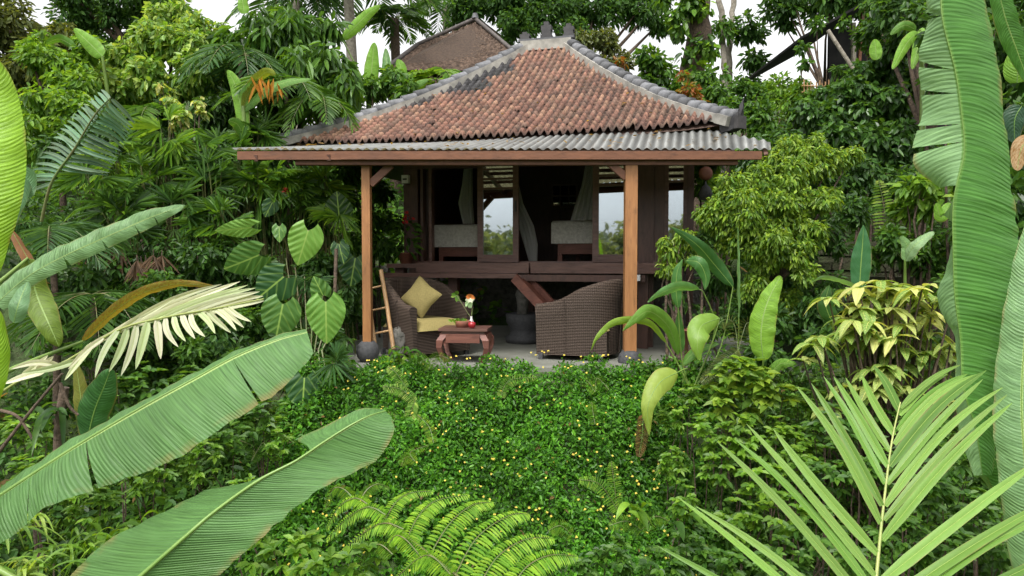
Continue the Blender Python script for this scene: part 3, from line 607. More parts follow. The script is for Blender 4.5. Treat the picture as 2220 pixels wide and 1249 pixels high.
# potted plants
def potted(c, r, h, label, n, L, W, pl, flowers=None, up=1.2, nm='potted_plant', seed=1, spread=1):
    rg = np.random.default_rng(seed); t_ = thing(nm, c, label, 'potted plant')
    g = G(); g.lathe(c, [(0, 0), (r * .65, 0), (r, h * .92), (r * 1.1, h * .92), (r * 1.1, h), (r * .92, h), (r * .9, h * .85), (0, h * .85)], 22); g.build('pot', MAT['clay'], t_, smooth=True)
    g = G(); an = rg.random(n) * 6.28; top = c + A(0, 0, h * .9); hh = rg.random(n)
    p = top + np.c_[np.cos(an) * r * .8 * spread, np.sin(an) * r * .8 * spread, hh * L * 3.2]; g.leaves(p, np.c_[np.cos(an), np.sin(an), rg.normal(.4, .5, n)], np.tile(A(0, 0, 1), (n, 1)) + rg.normal(0, .4, (n, 3)), L * rg.uniform(.7, 1.2, n), W, pal(pl, n, rg), .6); g.build('foliage', MAT['leaf'], t_)
    if flowers:
        g = G(); k = flowers; p = top + A(.02, -.05, L * 3.3) + rg.normal(0, r * .3, (k, 3)); g.leaves(p, rg.normal(0, 1, (k, 3)), rg.normal(0, 1, (k, 3)), .06, .05, np.tile(A(.55, .02, .02), (k, 1)), .1); g.build('blossoms', MAT['flower'], t_)
a = HL(880, 590, .62); pc = HT_(A(a[0], .62, PZ)); potted(pc, .12, .16, 'clay pot of leafy plant with red blossoms at the left end of the platform', 60, .15, .06, 'mid', 14, seed=5, spread=1.3)
a = P(1492, 690, 8.6); a[2] = .3; potted(A(a[0], a[1], .02), .12, .32, 'red clay pot half hidden behind the broad leaves right of the hut', 30, .12, .05, 'dark', None, seed=6)
# ------------------------------------------------------------------ vegetation builders
def rvec(rg, n): return nrm(rg.normal(0, 1, (n, 3)))
def crown(g, clumps, L, W, pl, rg, dens=1.5, droop=.5, g_=.25, up=.5, vary=.3, fold=.25, squash=.8, twig=None, tip=0.0, jit=.45):
    for (c, r) in clumps:
        r3 = np.array([r, r, r * squash]); n = max(8, int(dens * 4 * math.pi * r * r / (L * W * .62)))
        u = rvec(rg, n); lump = 1 + .22 * np.sin(u[:, 0] * 5 + c[0] * 9) * np.sin(u[:, 2] * 6 + c[2] * 7) + .15 * np.sin(u[:, 1] * 9 + c[1] * 3 + u[:, 0] * 7)
        rad = (.35 + .65 * rg.random(n) ** .45) * lump
        p = c + u * r3 * rad[:, None]
        # group leaves on short sprigs
        q = rg.integers(0, max(1, n // 7), n); sp = rvec(rg, n // 7 + 1)
        d = nrm(u * .8 + sp[q] * .6 + rg.normal(0, jit, (n, 3)) + A(0, 0, -droop))
        nor = nrm(u * .5 + A(0, -.15, up) + rg.normal(0, .45, (n, 3)))
        col = pal(pl, n, rg, vary)
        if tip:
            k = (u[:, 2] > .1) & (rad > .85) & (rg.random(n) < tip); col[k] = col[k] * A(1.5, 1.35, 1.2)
        g.leaves(p, d, nor, L * rg.uniform(.6, 1.25, n), W * rg.uniform(.7, 1.2, n), col, g_ * rg.uniform(.3, 1.6, n), fold)
    return g
def auto_clumps(rg, c, rx, ry, rz, k, rmin, rmax):
    out = []
    for i in range(k):
        u = rvec(rg, 1)[0] * rg.uniform(.35, .95); out.append((c + u * A(rx, ry, rz), rg.uniform(rmin, rmax)))
    return out
SEED = [100]
def shrub(name, label, cat, spec, L, W, pl, dens=1.5, droop=.4, mat='leaf', stem_mat='bark', split=3, stem_r=.02, base=None, group=None, yspread=1.0, sub=None, **kw):
    """spec: list of (px,py,d,r_px): each becomes a few overlapping leaf clumps round that point"""
    SEED[0] += 1; rg = np.random.default_rng(SEED[0]); cl = []
    for (px, py, d, rp) in spec:
        r = rp / FPX * d; c = P(px, py, d)
        if split <= 1: cl.append((c, r))
        else:
            cl.append((c, r * .62))
            for i in range(split): u = rvec(rg, 1)[0]; cl.append((c + u * A(r, r * yspread, r) * .62, r * rg.uniform(.28, .5)))
    if base is None: m_ = np.mean([c for c, r in cl], 0); base = A(m_[0], m_[1] + .1, 0); base[2] = gz(base[0], base[1]) - .05
    t_ = thing(name, base, label, cat, 0, group)
    crown(G_ := G(), cl, L, W, pl, rg, dens, droop, **kw); G_.build('crown' if cat == 'tree' else 'foliage', MAT[mat], t_)
    g = G(); top = np.mean([c for c, r in cl], 0)
    for (c, r) in cl[::max(1, len(cl) // (9 if cat == 'tree' else 7))]:
        if cat == 'tree': mid = base * .45 + top * .55; b0 = base
        else: b0 = A(base[0] * .35 + c[0] * .65, base[1] * .35 + c[1] * .65, 0); b0[2] = gz(b0[0], b0[1]) - .05; mid = b0 * .5 + c * .5 + rg.normal(0, .05, 3)
        g.tube([b0, mid, mid * .4 + c * .6 + rg.normal(0, .04, 3), c], [stem_r, stem_r * .8, stem_r * .5, stem_r * .2], 6)
    g.build('trunk' if cat == 'tree' else 'stems', MAT[stem_mat], t_, smooth=True)
    return t_
def frond_geo(gl, gr, p0, d0, length, nl, ll, lw, pl, rg, droop=.6, side=None, ang=1.0, fall=.25, rr=.008, petiole=.15, vary=.2, up=(0, 0, 1)):
    """pinnate frond: arched rachis with leaflets both sides"""
    d0 = nrm(d0); t = np.linspace(0, 1, 14); pts = p0 + d0 * (length * t)[:, None] + A(0, 0, -1) * (droop * length * t ** 2.1)[:, None]
    tan = nrm(np.gradient(pts, axis=0)); gr.tube(pts, np.linspace(rr, rr * .25, 14), 5, (1, 1, 1))
    tt = petiole + (1 - petiole) * (np.arange(nl) + .5) / nl
    base = np.stack([np.interp(tt, t, pts[:, k]) for k in range(3)], 1); tg = nrm(np.stack([np.interp(tt, t, tan[:, k]) for k in range(3)], 1))
    s0 = nrm(np.cross(tg, A(*up))) if side is None else np.tile(nrm(side), (nl, 1))
    nn = nrm(np.cross(s0, tg)); prof = np.sin(np.clip(.18 + .82 * (tt - petiole) / (1 - petiole), 0, 1) * math.pi) ** .6
    for sg in (-1, 1):
        f = (1 - .75 * (tt - petiole) / (1 - petiole)) * ang
        d = nrm(s0 * sg * f[:, None] + tg * .55 + nn * .12 + rg.normal(0, .06, (nl, 3)))
        gl.leaves(base, d, nn + rg.normal(0, .15, (nl, 3)), ll * prof * rg.uniform(.88, 1.08, nl) + .01, lw, pal(pl, nl, rg, vary), fall, .3, .5)
    return pts
def fan_geo(gl, gr, hub, d, nor, r, nb, w, pl, rg, spread=2.4, fall=.3, vary=.2):
    d = nrm(d); s = nrm(np.cross(d, nor)); a = np.linspace(-spread / 2, spread / 2, nb) + rg.normal(0, .04, nb)
    dd = d * np.cos(a)[:, None] + s * np.sin(a)[:, None] + nrm(nor) * .08
    gl.leaves(np.tile(hub, (nb, 1)), dd, np.tile(nor, (nb, 1)) + rg.normal(0, .1, (nb, 3)), r * rg.uniform(.85, 1.05, nb), w, pal(pl, nb, rg, vary), fall, .35, .55)
def fan_palm(label, px, py, d, rp, nf, pl='dark', seed=0, group=None, r=.32, up=.4, w=.032, facing=.6, name='fan_palm', nb=9):
    """clump of fan leaves centred on (px,py), rp px in radius"""
    rg = np.random.default_rng(4000 + seed); c = P(px, py, d); R_ = rp / FPX * d; b = A(c[0], c[1] + .2, gz(c[0], c[1] + .2))
    t_ = thing(name, b, label, 'palm', 0, group); gl, gr = G(), G()
    for i in range(nf):
        u = rvec(rg, 1)[0]; u[1] = -abs(u[1]) * facing + .15; h = c + u * A(R_, R_ * .7, R_) * rg.uniform(.3, 1)
        out = nrm(u * A(1, 1, .6) + A(0, 0, .1) + rg.normal(0, .25, 3)); nor = nrm(A(rg.normal(0, .3), -.5, up + .5))
        fan_geo(gl, gr, h, out, nor, r * rg.uniform(.7, 1.2), nb + rg.integers(-2, 3), w, pl, rg)
        st = b + rg.normal(0, .08, 3) * A(1, 1, 0); gr.tube([st, st * .4 + h * .6 + A(0, 0, .15), h], [.009, .006, .004], 4)
    gl.build('fan_leaves', MAT['leaf'], t_); gr.build('stems', MAT['stem'], t_); return t_
def feather_palm(label, px, py, d, length, nf, pl='dark', seed=0, group=None, ll=.4, lw=.03, droop=.6, nl=26, name='feather_palm', trunk_r=.03, up=.8, tm='bark', arc=6.28, a0=0, vary=.2):
    rg = np.random.default_rng(5000 + seed); c = P(px, py, d); b = A(c[0], c[1], gz(c[0], c[1]))
    t_ = thing(name, b, label, 'palm', 0, group); gl, gr, gt = G(), G(), G()
    for i in range(nf):
        a = a0 + arc * (i + rg.random() * .5) / nf; frond_geo(gl, gr, c, A(math.cos(a), math.sin(a), up * rg.uniform(.5, 1.5)), length * rg.uniform(.8, 1.1), nl, ll, lw, pl, rg, droop * rg.uniform(.8, 1.3), rr=length * .009, vary=vary)
    gt.tube([b - A(0, 0, .2), b * .5 + c * .5 + A(.05, 0, 0) * length, c], [trunk_r * 1.3, trunk_r, trunk_r * .9], 10)
    gl.build('leaflets', MAT['leaf'], t_); gr.build('rachis', MAT['stem'], t_); gt.build('trunk', MAT[tm], t_, smooth=True); return t_
# smooth interpolation through control rows
def cr(P_, n):
    P_ = np.asarray(P_, float); m = len(P_); t = np.linspace(0, m - 1, n); i = np.clip(t.astype(int), 0, m - 2); f = (t - i).reshape(-1, *([1] * (P_.ndim - 1)))
    p0 = P_[np.maximum(i - 1, 0)]; p1 = P_[i]; p2 = P_[i + 1]; p3 = P_[np.minimum(i + 2, m - 1)]
    return .5 * (2 * p1 + (p2 - p0) * f + (2 * p0 - 5 * p1 + 4 * p2 - p3) * f ** 2 + (3 * p1 - p0 - 3 * p2 + p3) * f ** 3)
def blade_geo(g, Ls, Ms, Rs, n=70, m=9, col=(.1, .2, .04), seed=0, ripple=.012, tears=((), ()), arch=.1, gap=.02, colL=None, rag=0):
    """leaf surface through left-edge, midrib and right-edge curves; tears = positions (0..1) where the half splits"""
    rg = np.random.default_rng(seed + 77); Lc, Mc, Rc = cr(Ls, n), cr(Ms, n), cr(Rs, n); ln = np.r_[0, np.cumsum(np.linalg.norm(np.diff(Mc, axis=0), axis=1))]
    ph = rg.random() * 6; JX = np.linspace(0, 6, 150); JY = rg.random(150)
    for sd_, (E, tr, cc) in enumerate(((Lc, tears[0], colL if colL is not None else col), (Rc, tears[1], col))):
        cuts = [0] + [int(t_ * (n - 1)) for t_ in sorted(tr)] + [n - 1]
        for a, b in zip(cuts[:-1], cuts[1:]):
            if b - a < 1: continue
            mm = Mc[a:b + 1].copy(); ee = E[a:b + 1].copy(); q = np.linspace(0, 1, b - a + 1)[:, None]
            if a > 0: ee += (1 - q) ** 4 * (ee[-1] - ee[0]) * gap * 2 ; ee += rg.normal(0, .012, 3) * np.linalg.norm(E[(a + b) // 2] - Mc[(a + b) // 2])
            if b < n - 1: ee -= q ** 4 * (ee[-1] - ee[0]) * gap * 2
            s = np.linspace(0, 1, m)[None, :, None]; V = mm[:, None] * (1 - s) + ee[:, None] * s
            tn = nrm(np.gradient(Mc, axis=0))[a:b + 1]; nn = nrm(np.cross(tn, nrm(ee - mm))) * (1 if sd_ == 0 else -1)
            nn[nn[:, 1] > 0] *= -1
            hw0 = ee - mm; lw = ln[a:b + 1]; jag = 1 - rag * (np.interp(lw, JX, JY) ** 2) - rag * .35 * np.interp(lw * 3.7 % 6, JX, JY); ee = mm + hw0 * jag[:, None]; V = mm[:, None] * (1 - s) + ee[:, None] * s
            wd = np.linalg.norm(ee - mm, axis=1)[:, None, None]
            rip = np.sin(ln[a:b + 1] * 26 + ph + sd_ * 2) * .6 + np.sin(ln[a:b + 1] * 61 + ph * 2) * .4
            V = V + nn[:, None] * (arch * wd * 4 * s * (1 - s) + ripple * s * rip[:, None, None])
            uv = np.zeros(V.shape); uv[..., 0] = (s[..., 0] * (-1 if sd_ == 0 else 1)) + 0 * V[..., 0]; uv[..., 1] = ln[a:b + 1][:, None]
            g.grid(V, np.asarray(cc), uv)
    return Mc
def lv(pts, wpx, name='leaf', mat='banana_green', col=(.1, .22, .04), parent=None, twist=0, prof=None, n=40, rib=True, fold=.25, label=None, seed=0, ripple=.006, tears=((), ()), arch=.08, ribcol=(1, 1, 1), asym=1.0, m=6):
    """broad leaf along pixel midrib pts [(px,py,d)...] base to tip, wpx = full width in px; the blade turns round the midrib by twist degrees"""
    M = cr([P(*p) for p in pts], n); tan = nrm(np.gradient(M, axis=0)); ds = np.mean([p[2] for p in pts]); w_ = wpx / FPX * ds / 2
    view = nrm(M - CAM); s0 = nrm(np.cross(tan, -view)); n0 = nrm(np.cross(s0, tan)); a = R(twist); t = np.linspace(0, 1, n)
    pr = prof(t) if prof else (np.clip(np.sin(np.clip(t, 0, 1) ** .8 * math.pi), 0, 1) ** .62 * (1 - .12 * t) if mat[:6] == 'banana' else np.clip(np.sin(np.clip(t, 0, 1) ** .75 * math.pi), 0, 1) ** .95 * (1 - .1 * t))
    sd_ = s0 * math.cos(a) + n0 * math.sin(a); nn = np.cross(sd_, tan)
    pr = (pr * w_)[:, None] + .0015; g = G()
    Lp = M - sd_ * pr * asym - nn * pr * fold + A(0, 0, 0); Rp = M + sd_ * pr - nn * pr * fold
    blade_geo(g, Lp, M, Rp, n, m, col, seed, ripple, tears, arch, rag=.05 if mat[:6] == 'banana' else 0)
    o = g.build(name, MAT[mat], parent, smooth=True)
    if label: o['label'] = label
    if rib:
        g = G(); off = -nn * .0; g.tube(M, np.linspace(1, .2, n) * max(.0018, w_ * .035), 6); g.build('midrib', MAT['midrib'], o, smooth=True)
    return o
plain('midrib', (.17, .28, .06), (.12, .22, .04), 12, .4, .1)
plain('rachis_yellow', (.3, .33, .1), (.22, .27, .07), 12, .4, .1)
plain('petiole', (.16, .26, .05), (.12, .18, .035), 9, .4, .2)

# ------------------------------------------------------------------ far: trees and roofs behind the hut
T_ = 'trees along the skyline behind the hut'
shrub('tall_tree', 'grey olive tree filling the top left corner of the skyline', 'tree', [(20, 60, 20, 95), (95, 120, 20, 85), (60, 210, 20, 80), (-60, 150, 20, 100)], .2, .09, 'olive', 1.2, split=7, stem_r=.18, mat='leaf_matte')
shrub('tall_tree', 'dark skyline tree with sky gaps right of the olive tree at top left', 'tree', [(190, 25, 26, 75), (270, 10, 26, 70), (225, 90, 26, 55), (310, 60, 26, 45), (380, 20, 26, 50)], .22, .1, 'dark', 1.0, split=8, stem_r=.2, mat='leaf_matte')
shrub('tall_tree', 'large dark broad tree above the distant roof and the roof crown', 'tree', [(1010, 20, 25, 50), (1090, 15, 25, 70), (1190, 20, 25, 75), (1290, 10, 25, 70), (1390, 15, 25, 55), (1430, 50, 25, 28), (1120, 60, 24, 45), (1440, -10, 25, 35), (1240, 70, 24, 40)], .2, .09, 'dark', 1.15, split=8, stem_r=.13, mat='leaf_matte')
def trunk_tree(label, pts, rad, mat, crownspec=None, pl='mid', group=None):
    P_ = [P(*p) for p in pts]; b = P_[0].copy(); b[2] = gz(b[0], b[1]) - .1; t_ = thing('tall_tree', b, label, 'tree', 0, group)
    g = G(); q = cr([b] + P_, 24); q = q + np.random.default_rng(len(label)).normal(0, .03, q.shape); g.tube(q, np.linspace(rad[0], rad[1], 24), 12); g.build('trunk', MAT[mat], t_, smooth=True)
    SEED[0] += 1; rg = np.random.default_rng(SEED[0]); g = G(); cl = []
    for (px, py, d, rp) in crownspec or []:
        c = P(px, py, d); r = rp / FPX * d; cl += auto_clumps(rg, c, r * .7, r * .6, r * .6, 7, r * .22, r * .42)
    if cl: crown(g, cl, .2, .09, pl, rg, 1.1); g.build('crown', MAT['leaf_matte'], t_)
    return t_
tt_ = trunk_tree('thick brown trunk wrapped in climbing ivy right of the roof crown', [(1500, 260, 17), (1508, 120, 17), (1515, 0, 17), (1525, -120, 17)], (.34, .26), 'bark', [(1560, -110, 17, 60)])
rg = np.random.default_rng(9); g = G()
for i in range(44):
    y = rg.uniform(-20, 270); crown(g, [(P(1502 + rg.normal(0, 26) + (14 if y > 80 else -4), y, 16.6), .22)], .18, .13, 'fresh' if rg.random() < .5 else 'mid', rg, .8, .7)
g.build('climbing_ivy', MAT['leaf'], tt_)
trunk_tree('slender pale trunk leaning left right of the ivy covered trunk', [(1572, 220, 19), (1570, 120, 19), (1562, 0, 19), (1555, -80, 19)], (.1, .07), 'pale_bark', [(1570, 60, 19, 40)], 'mid')
trunk_tree('slender pale forked trunk second to the right of the ivy covered trunk', [(1578, 220, 19.5), (1580, 110, 19.5), (1590, 20, 19.5), (1600, -70, 19.5)], (.1, .07), 'pale_bark', [(1625, 70, 19, 48), (1640, 130, 19, 40), (1630, 185, 19, 42)], 'dark')
shrub('tall_tree', 'dark leafy tree hanging into the top edge above the dark shed roof', 'tree', [(1700, 10, 18, 45), (1760, 0, 18, 50), (1830, 10, 18, 50), (1710, 45, 18, 25), (1900, 30, 17, 60), (1860, -10, 15.5, 45), (1800, -20, 15.5, 40)], .18, .08, 'dark', 1.1, split=6, stem_r=.05, mat='leaf_matte')
feather_palm('tall coconut palm whose grey trunk rises left of the distant roof', 752, -70, 19, 3.0, 15, 'blue', 1, ll=.7, lw=.06, droop=.55, trunk_r=.15, tm='pale_bark', nl=34, up=.5)
feather_palm('small coconut palm crown beside the distant brown roof', 855, 42, 22, 1.6, 15, 'dark', 2, ll=.5, lw=.06, droop=.6, trunk_r=.16, tm='bark', nl=22, up=.7)
feather_palm('thin distant palm between the coconut palm and the brown roof', 965, 10, 27, 1.7, 11, 'dark', 3, ll=.6, lw=.05, droop=.8, trunk_r=.13, tm='pale_bark', nl=24, up=.4)
feather_palm('drooping distant palm above the left thicket', 640, -20, 21, 2.2, 11, 'blue', 12, ll=.7, lw=.05, droop=.9, trunk_r=.13, tm='pale_bark', nl=26, up=.4)
# distant hip roofed building
def far_roof(name, label, pts_front, pts_side, mat, d0, wallz, back):
    c = np.mean([p for p in pts_front], 0); b = A(c[0], c[1] + 2, wallz); t_ = thing(name, b, label, 'building')
    g = G(); rg = np.random.default_rng(8)
    for (a, b_, c_, d_) in (pts_front, pts_side, *back):
        g.add([a - A(0, 0, .05), b_ - A(0, 0, .05), c_ - A(0, 0, .05), d_ - A(0, 0, .05)], [(0, 1, 2, 3)], (.5, .45, .4)); n, m = 26, 60; U = np.linspace(0, 1, m)[None, :, None]; V = np.linspace(0, 1, n)[:, None, None]; S = (a * (1 - U) + b_ * U) * (1 - V) + (d_ * (1 - U) + c_ * U) * V
        for i in range(n - 1):
            g.grid(np.array([S[i] - A(0, 0, .03), S[i] + A(0, 0, .07), S[i + 1]]) + rg.normal(0, .012, (1, m, 3)), np.repeat(rg.uniform(.6, 1.5, (1, m, 1)), 3, 0) * A(1, .95, .92))
    g.build('roof', MAT[mat], t_); return t_
e1, e2 = P(845, 150, 18), P(1150, 150, 18.6); e3, e4 = e2 + A(.9, 5, 0), e1 + A(-.9, 5, 0); r1, r2 = P(905, 76, 20.2), P(1030, 48, 20.4); r1[2] = r2[2]; r1 = P(905, 72, 20.4); r1[2] = r2[2] - .75
t_ = far_roof('distant_house', 'brown weathered hip roof of a house among the trees behind the hut', (e1, e2, r2, r1), (e2, e3, r2, r2 + A(0, .05, 0)), 'thatch', 18, 2.5, ((e4, e1, r1, r1 + A(0, .02, 0)), (e3, e4, r1, r2)))
g = G(); g.box(e1[0] + .5, e2[0] - .5, 19.2, 22.2, gz(-1, 20) - .2, e1[2] + .1); g.build('wall', MAT['dark_wood'], t_)
g = G()
for q in (e1, e2): g.tube([q + A(0, 0, .1), (r1 if q is e1 else r2) + A(0, 0, .1)], .06, 8, (.9, .75, .65))
g.tube([r1 + A(0, 0, .1), r2 + A(0, 0, .1)], .06, 8, (.9, .75, .65)); g.tube([r2 + A(0, 0, .1), r2 + A(0, 0, .25)], [.12, .07], 6); g.build('ridge_tiles', MAT['cap_tile'], t_, smooth=True)
# dark shed up on the right bank
t_ = thing('dark_shed', P(1880, 180, 14), 'dark open shed with sloping black roof high on the right bank', 'shed')
a, b = P(1738, 84, 13.2), P(1905, -8, 13.3); dv = A(2.2, 3.5, 0.1); up_ = A(0, 0, .05)
g = G(); a2, b2 = a + A(0, 3.6, 0), b + A(0, 3.6, 0); g.add([a, b, b2, a2, a + up_, b + up_, b2 + up_, a2 + up_], [(0, 3, 2, 1), (4, 5, 6, 7), (0, 1, 5, 4), (2, 3, 7, 6), (3, 0, 4, 7)]); g.build('roof', MAT['tin_black'], t_)
for (x0, y0_, x1, y1_, w_, m_) in ((1850, 50, 1851, 160, .07, 'pale_bark'), (1872, 10, 1862, 150, .05, 'fascia_wood'), (1960, 20, 1958, 160, .09, 'dark_wood')): g = G(); g.bar(P(x0, y0_, 13.7), P(x1, y1_, 13.7), w_, w_, (0, 1, 0)); g.build('post', MAT[m_], t_)
g = G(); g.box(P(1800, 0, 16)[0], P(2080, 0, 16)[0], 16, 16.1, 3.2, P(1800, 62, 16)[2]); g.build('wall', MAT['tin_black'], t_)
g = G(); g.tube([P(1795, 66, 12.4), P(1850, 150, 12.2)], .035, 8); tag(g.build('bamboo_pole', MAT['pale_bark'], smooth=True), 'leaning bamboo pole in front of the dark shed', 'pole')
t_ = thing('bamboo_fence', P(1770, 215, 12.6), 'low yellowish bamboo fence below the dark shed', 'fence')
for i in range(9): x = 1744 + i * 6.5; g = G(); g.tube([P(x, 220, 12.6), P(x + (i % 3) - 1, 172 + (i * 7) % 11, 12.6)], .012, 6); g.build('paling', MAT['bamboo'], t_, smooth=True)
g = G(); g.tube([P(1738, 186, 12.57), P(1802, 188, 12.57)], .012, 5); g.tube([P(1738, 200, 12.57), P(1802, 202, 12.57)], .012, 5); g.build('rail', MAT['bamboo'], t_)
# terrace stones on the right
for i, (y, d, xx) in enumerate(((598, 8.4, 0), (568, 8.9, 12), (520, 9.6, 20))):
    rg = np.random.default_rng(60 + i); g = G(); a, b = P(1740 + xx, y, d), P(2080, y, d); x = a[0]; g.box(a[0], b[0], d + .2, d + .6, a[2] - .45, a[2] - .02)
    while x < b[0]:
        w_ = rg.uniform(.22, .5); h = rg.uniform(.05, .085); dz = rg.uniform(-.02, .02)
        for k in range(4): g.box(x + rg.uniform(0, .02), x + w_ - .012, d + rg.uniform(0, .05), d + .3, a[2] - .11 * (k + 1) + dz, a[2] - .11 * k - .02 + dz)
        x += w_
    tag(g.build('terrace_wall', MAT['mossy_stone']), ['lowest mossy stone terrace wall right of the weeping shrub', 'middle mossy stone terrace wall right of the weeping shrub', 'highest mossy stone terrace wall right of the weeping shrub'][i], 'wall')

# ------------------------------------------------------------------ behind and right of the roof
S = shrub
S('bushy_tree', 'olive green bush rising behind the right side of the roof crown', 'tree', [(1260, 95, 14.5, 38), (1310, 85, 14.5, 40), (1340, 130, 14.5, 35), (1290, 140, 14, 35)], .11, .05, 'olive', 1.5, split=5, stem_r=.05)
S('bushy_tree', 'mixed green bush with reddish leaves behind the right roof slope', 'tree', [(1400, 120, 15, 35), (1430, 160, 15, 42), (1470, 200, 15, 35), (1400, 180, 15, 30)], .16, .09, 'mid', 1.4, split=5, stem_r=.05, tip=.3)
S('flowering_shrub', 'shrub with rusty red leaves between the roof hip and the ivy trunk', 'shrub', [(1345, 135, 13.5, 14), (1500, 205, 13.5, 30), (1480, 160, 13.5, 12)], .13, .06, 'red', 1.1, split=3)
S('bushy_tree', 'dark rounded bush behind the roof corner finial', 'tree', [(1560, 210, 14, 40), (1620, 200, 14, 40), (1590, 250, 13, 45), (1650, 260, 12.5, 55), (1530, 180, 14.5, 30)], .12, .06, 'mid', 1.5, split=5, stem_r=.05)
S('bushy_tree', 'fresh green bush in front of the sky gap left of the shed', 'tree', [(1690, 180, 14, 40), (1720, 230, 13, 50), (1665, 220, 14, 38), (1735, 190, 13, 28)], .12, .055, 'fresh', 1.1, split=5, stem_r=.05)
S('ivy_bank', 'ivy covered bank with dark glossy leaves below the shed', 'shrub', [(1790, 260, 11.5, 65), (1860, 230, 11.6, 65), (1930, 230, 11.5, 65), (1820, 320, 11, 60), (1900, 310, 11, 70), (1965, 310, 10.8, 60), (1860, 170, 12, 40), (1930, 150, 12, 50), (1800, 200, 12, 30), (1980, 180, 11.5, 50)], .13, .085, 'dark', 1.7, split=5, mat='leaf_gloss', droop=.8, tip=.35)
S('ivy_bank', 'shaded leafy bank behind the weeping shrub', 'shrub', [(1640, 330, 10.5, 60), (1890, 390, 10.2, 65), (1960, 400, 10, 60), (1700, 300, 11, 50), (1830, 420, 10.2, 60)], .1, .06, 'dark', 1.5, split=4, mat='leaf', droop=.6)
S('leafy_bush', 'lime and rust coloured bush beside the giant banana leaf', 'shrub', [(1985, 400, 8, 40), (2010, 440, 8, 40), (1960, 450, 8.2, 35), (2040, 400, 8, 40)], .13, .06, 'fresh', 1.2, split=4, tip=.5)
S('leafy_bush', 'dark green bush behind the variegated croton', 'shrub', [(1950, 540, 8, 55), (2030, 540, 8, 60), (2080, 620, 7, 70), (1880, 560, 8.4, 30), (2110, 500, 7.5, 70)], .09, .045, 'mid', 1.4, split=4)
S('leafy_bush', 'dense dark bush behind the stem of the giant banana leaf', 'shrub', [(2160, 300, 7, 110), (2200, 450, 6.5, 110), (2180, 130, 7.5, 120), (2210, 620, 6, 90), (2060, 180, 8, 60), (2070, 60, 8, 70)], .16, .08, 'dark', 1.3, split=5, mat='leaf_gloss')
S('bushy_tree', 'dark green tree reaching into the top right corner', 'tree', [(1960, 20, 11, 70), (2030, 60, 10, 70), (2100, 10, 10, 90), (2200, 40, 9, 90), (1905, 60, 12, 45), (1940, 100, 11.5, 45)], .12, .06, 'dark', 1.3, split=5, stem_r=.06)
# left of the roof, behind
S('bushy_tree', 'bright shrub wedged between the left roof hip and the distant house', 'tree', [(850, 170, 12, 40), (800, 195, 12, 45), (760, 240, 11.5, 50), (880, 200, 11.6, 30), (720, 200, 12, 50)], .14, .06, 'mid', 1.4, split=5, stem_r=.04, tip=.3)
S('climbing_vine', 'tree smothered in fresh green vine at the upper left', 'tree', [(330, 70, 11.5, 60), (400, 110, 11.3, 62), (290, 130, 11.5, 55), (360, 40, 12, 50), (440, 70, 11.6, 50), (420, 170, 11, 60), (250, 190, 11, 55), (340, 180, 11, 60), (390, 25, 12, 35)], .13, .065, 'vine', 1.5, split=6, stem_r=.06, droop=.7)
S('climbing_vine', 'yellow green vine mass between the far left leaf and the vine tree', 'tree', [(110, 140, 10.5, 60), (170, 180, 10.3, 55), (100, 220, 10, 60), (190, 110, 10.8, 38), (160, 250, 9.8, 60), (60, 290, 9.5, 60), (90, 100, 11, 35)], .12, .055, 'fresh', 1.4, split=5, stem_r=.05, droop=.7, tip=.3)
S('climbing_vine', 'tangle of large hanging leaves at the top of the left thicket', 'tree', [(520, 90, 11.5, 60), (590, 70, 11.6, 60), (650, 80, 11.5, 60), (560, 150, 11.2, 60), (640, 160, 11, 65), (700, 140, 11.2, 60), (740, 190, 11, 50), (480, 140, 11.3, 45), (610, 30, 12, 40), (690, 60, 11.8, 45)], .24, .075, 'mid', 1.35, split=5, stem_r=.06, droop=1.1, g_=.5)
S('climbing_vine', 'dark vine wall left of the hut roof', 'tree', [(600, 220, 11, 55), (680, 220, 11.4, 55), (500, 240, 10.6, 50), (560, 280, 11, 45), (620, 250, 11.4, 40), (740, 240, 11.6, 40), (440, 250, 10.5, 50), (380, 260, 10.4, 50)], .14, .06, 'dark', 1.4, split=5, droop=.9, tip=.25)
S('pale_vine', 'sparse pale heart leaved vine hanging in the middle of the left thicket', 'plant', [(350, 180, 9.6, 16), (370, 215, 9.5, 18), (395, 240, 9.5, 20), (425, 225, 9.5, 16), (385, 260, 9.5, 20), (440, 245, 9.5, 12)], .09, .07, 'cream', .75, split=3, droop=1.0)
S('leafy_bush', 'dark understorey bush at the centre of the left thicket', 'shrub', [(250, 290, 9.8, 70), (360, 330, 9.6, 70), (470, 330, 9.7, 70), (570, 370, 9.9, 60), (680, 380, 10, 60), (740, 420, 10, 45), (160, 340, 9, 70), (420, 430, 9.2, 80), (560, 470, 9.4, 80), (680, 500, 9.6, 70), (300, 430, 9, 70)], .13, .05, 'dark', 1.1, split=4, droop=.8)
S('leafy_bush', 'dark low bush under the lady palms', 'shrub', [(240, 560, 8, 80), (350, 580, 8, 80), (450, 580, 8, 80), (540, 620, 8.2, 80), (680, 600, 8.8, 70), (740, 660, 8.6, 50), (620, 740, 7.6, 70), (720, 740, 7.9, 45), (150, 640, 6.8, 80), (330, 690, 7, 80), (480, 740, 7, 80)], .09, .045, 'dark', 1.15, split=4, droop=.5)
S('leafy_bush', 'green bush behind the left post of the canopy', 'shrub', [(830, 420, 11.6, 38), (850, 480, 11.5, 35), (800, 480, 11, 45), (830, 540, 10.5, 40), (770, 380, 11, 45), (790, 600, 10, 40), (760, 530, 10, 40)], .12, .05, 'mid', 1.1, split=4, droop=.7)
S('bushy_tree', 'trees glimpsed through the back window of the hut', 'tree', [(965, 440, 15.5, 50), (1010, 430, 16, 50), (1120, 440, 16, 60)], .14, .06, 'fresh', .9, split=4)
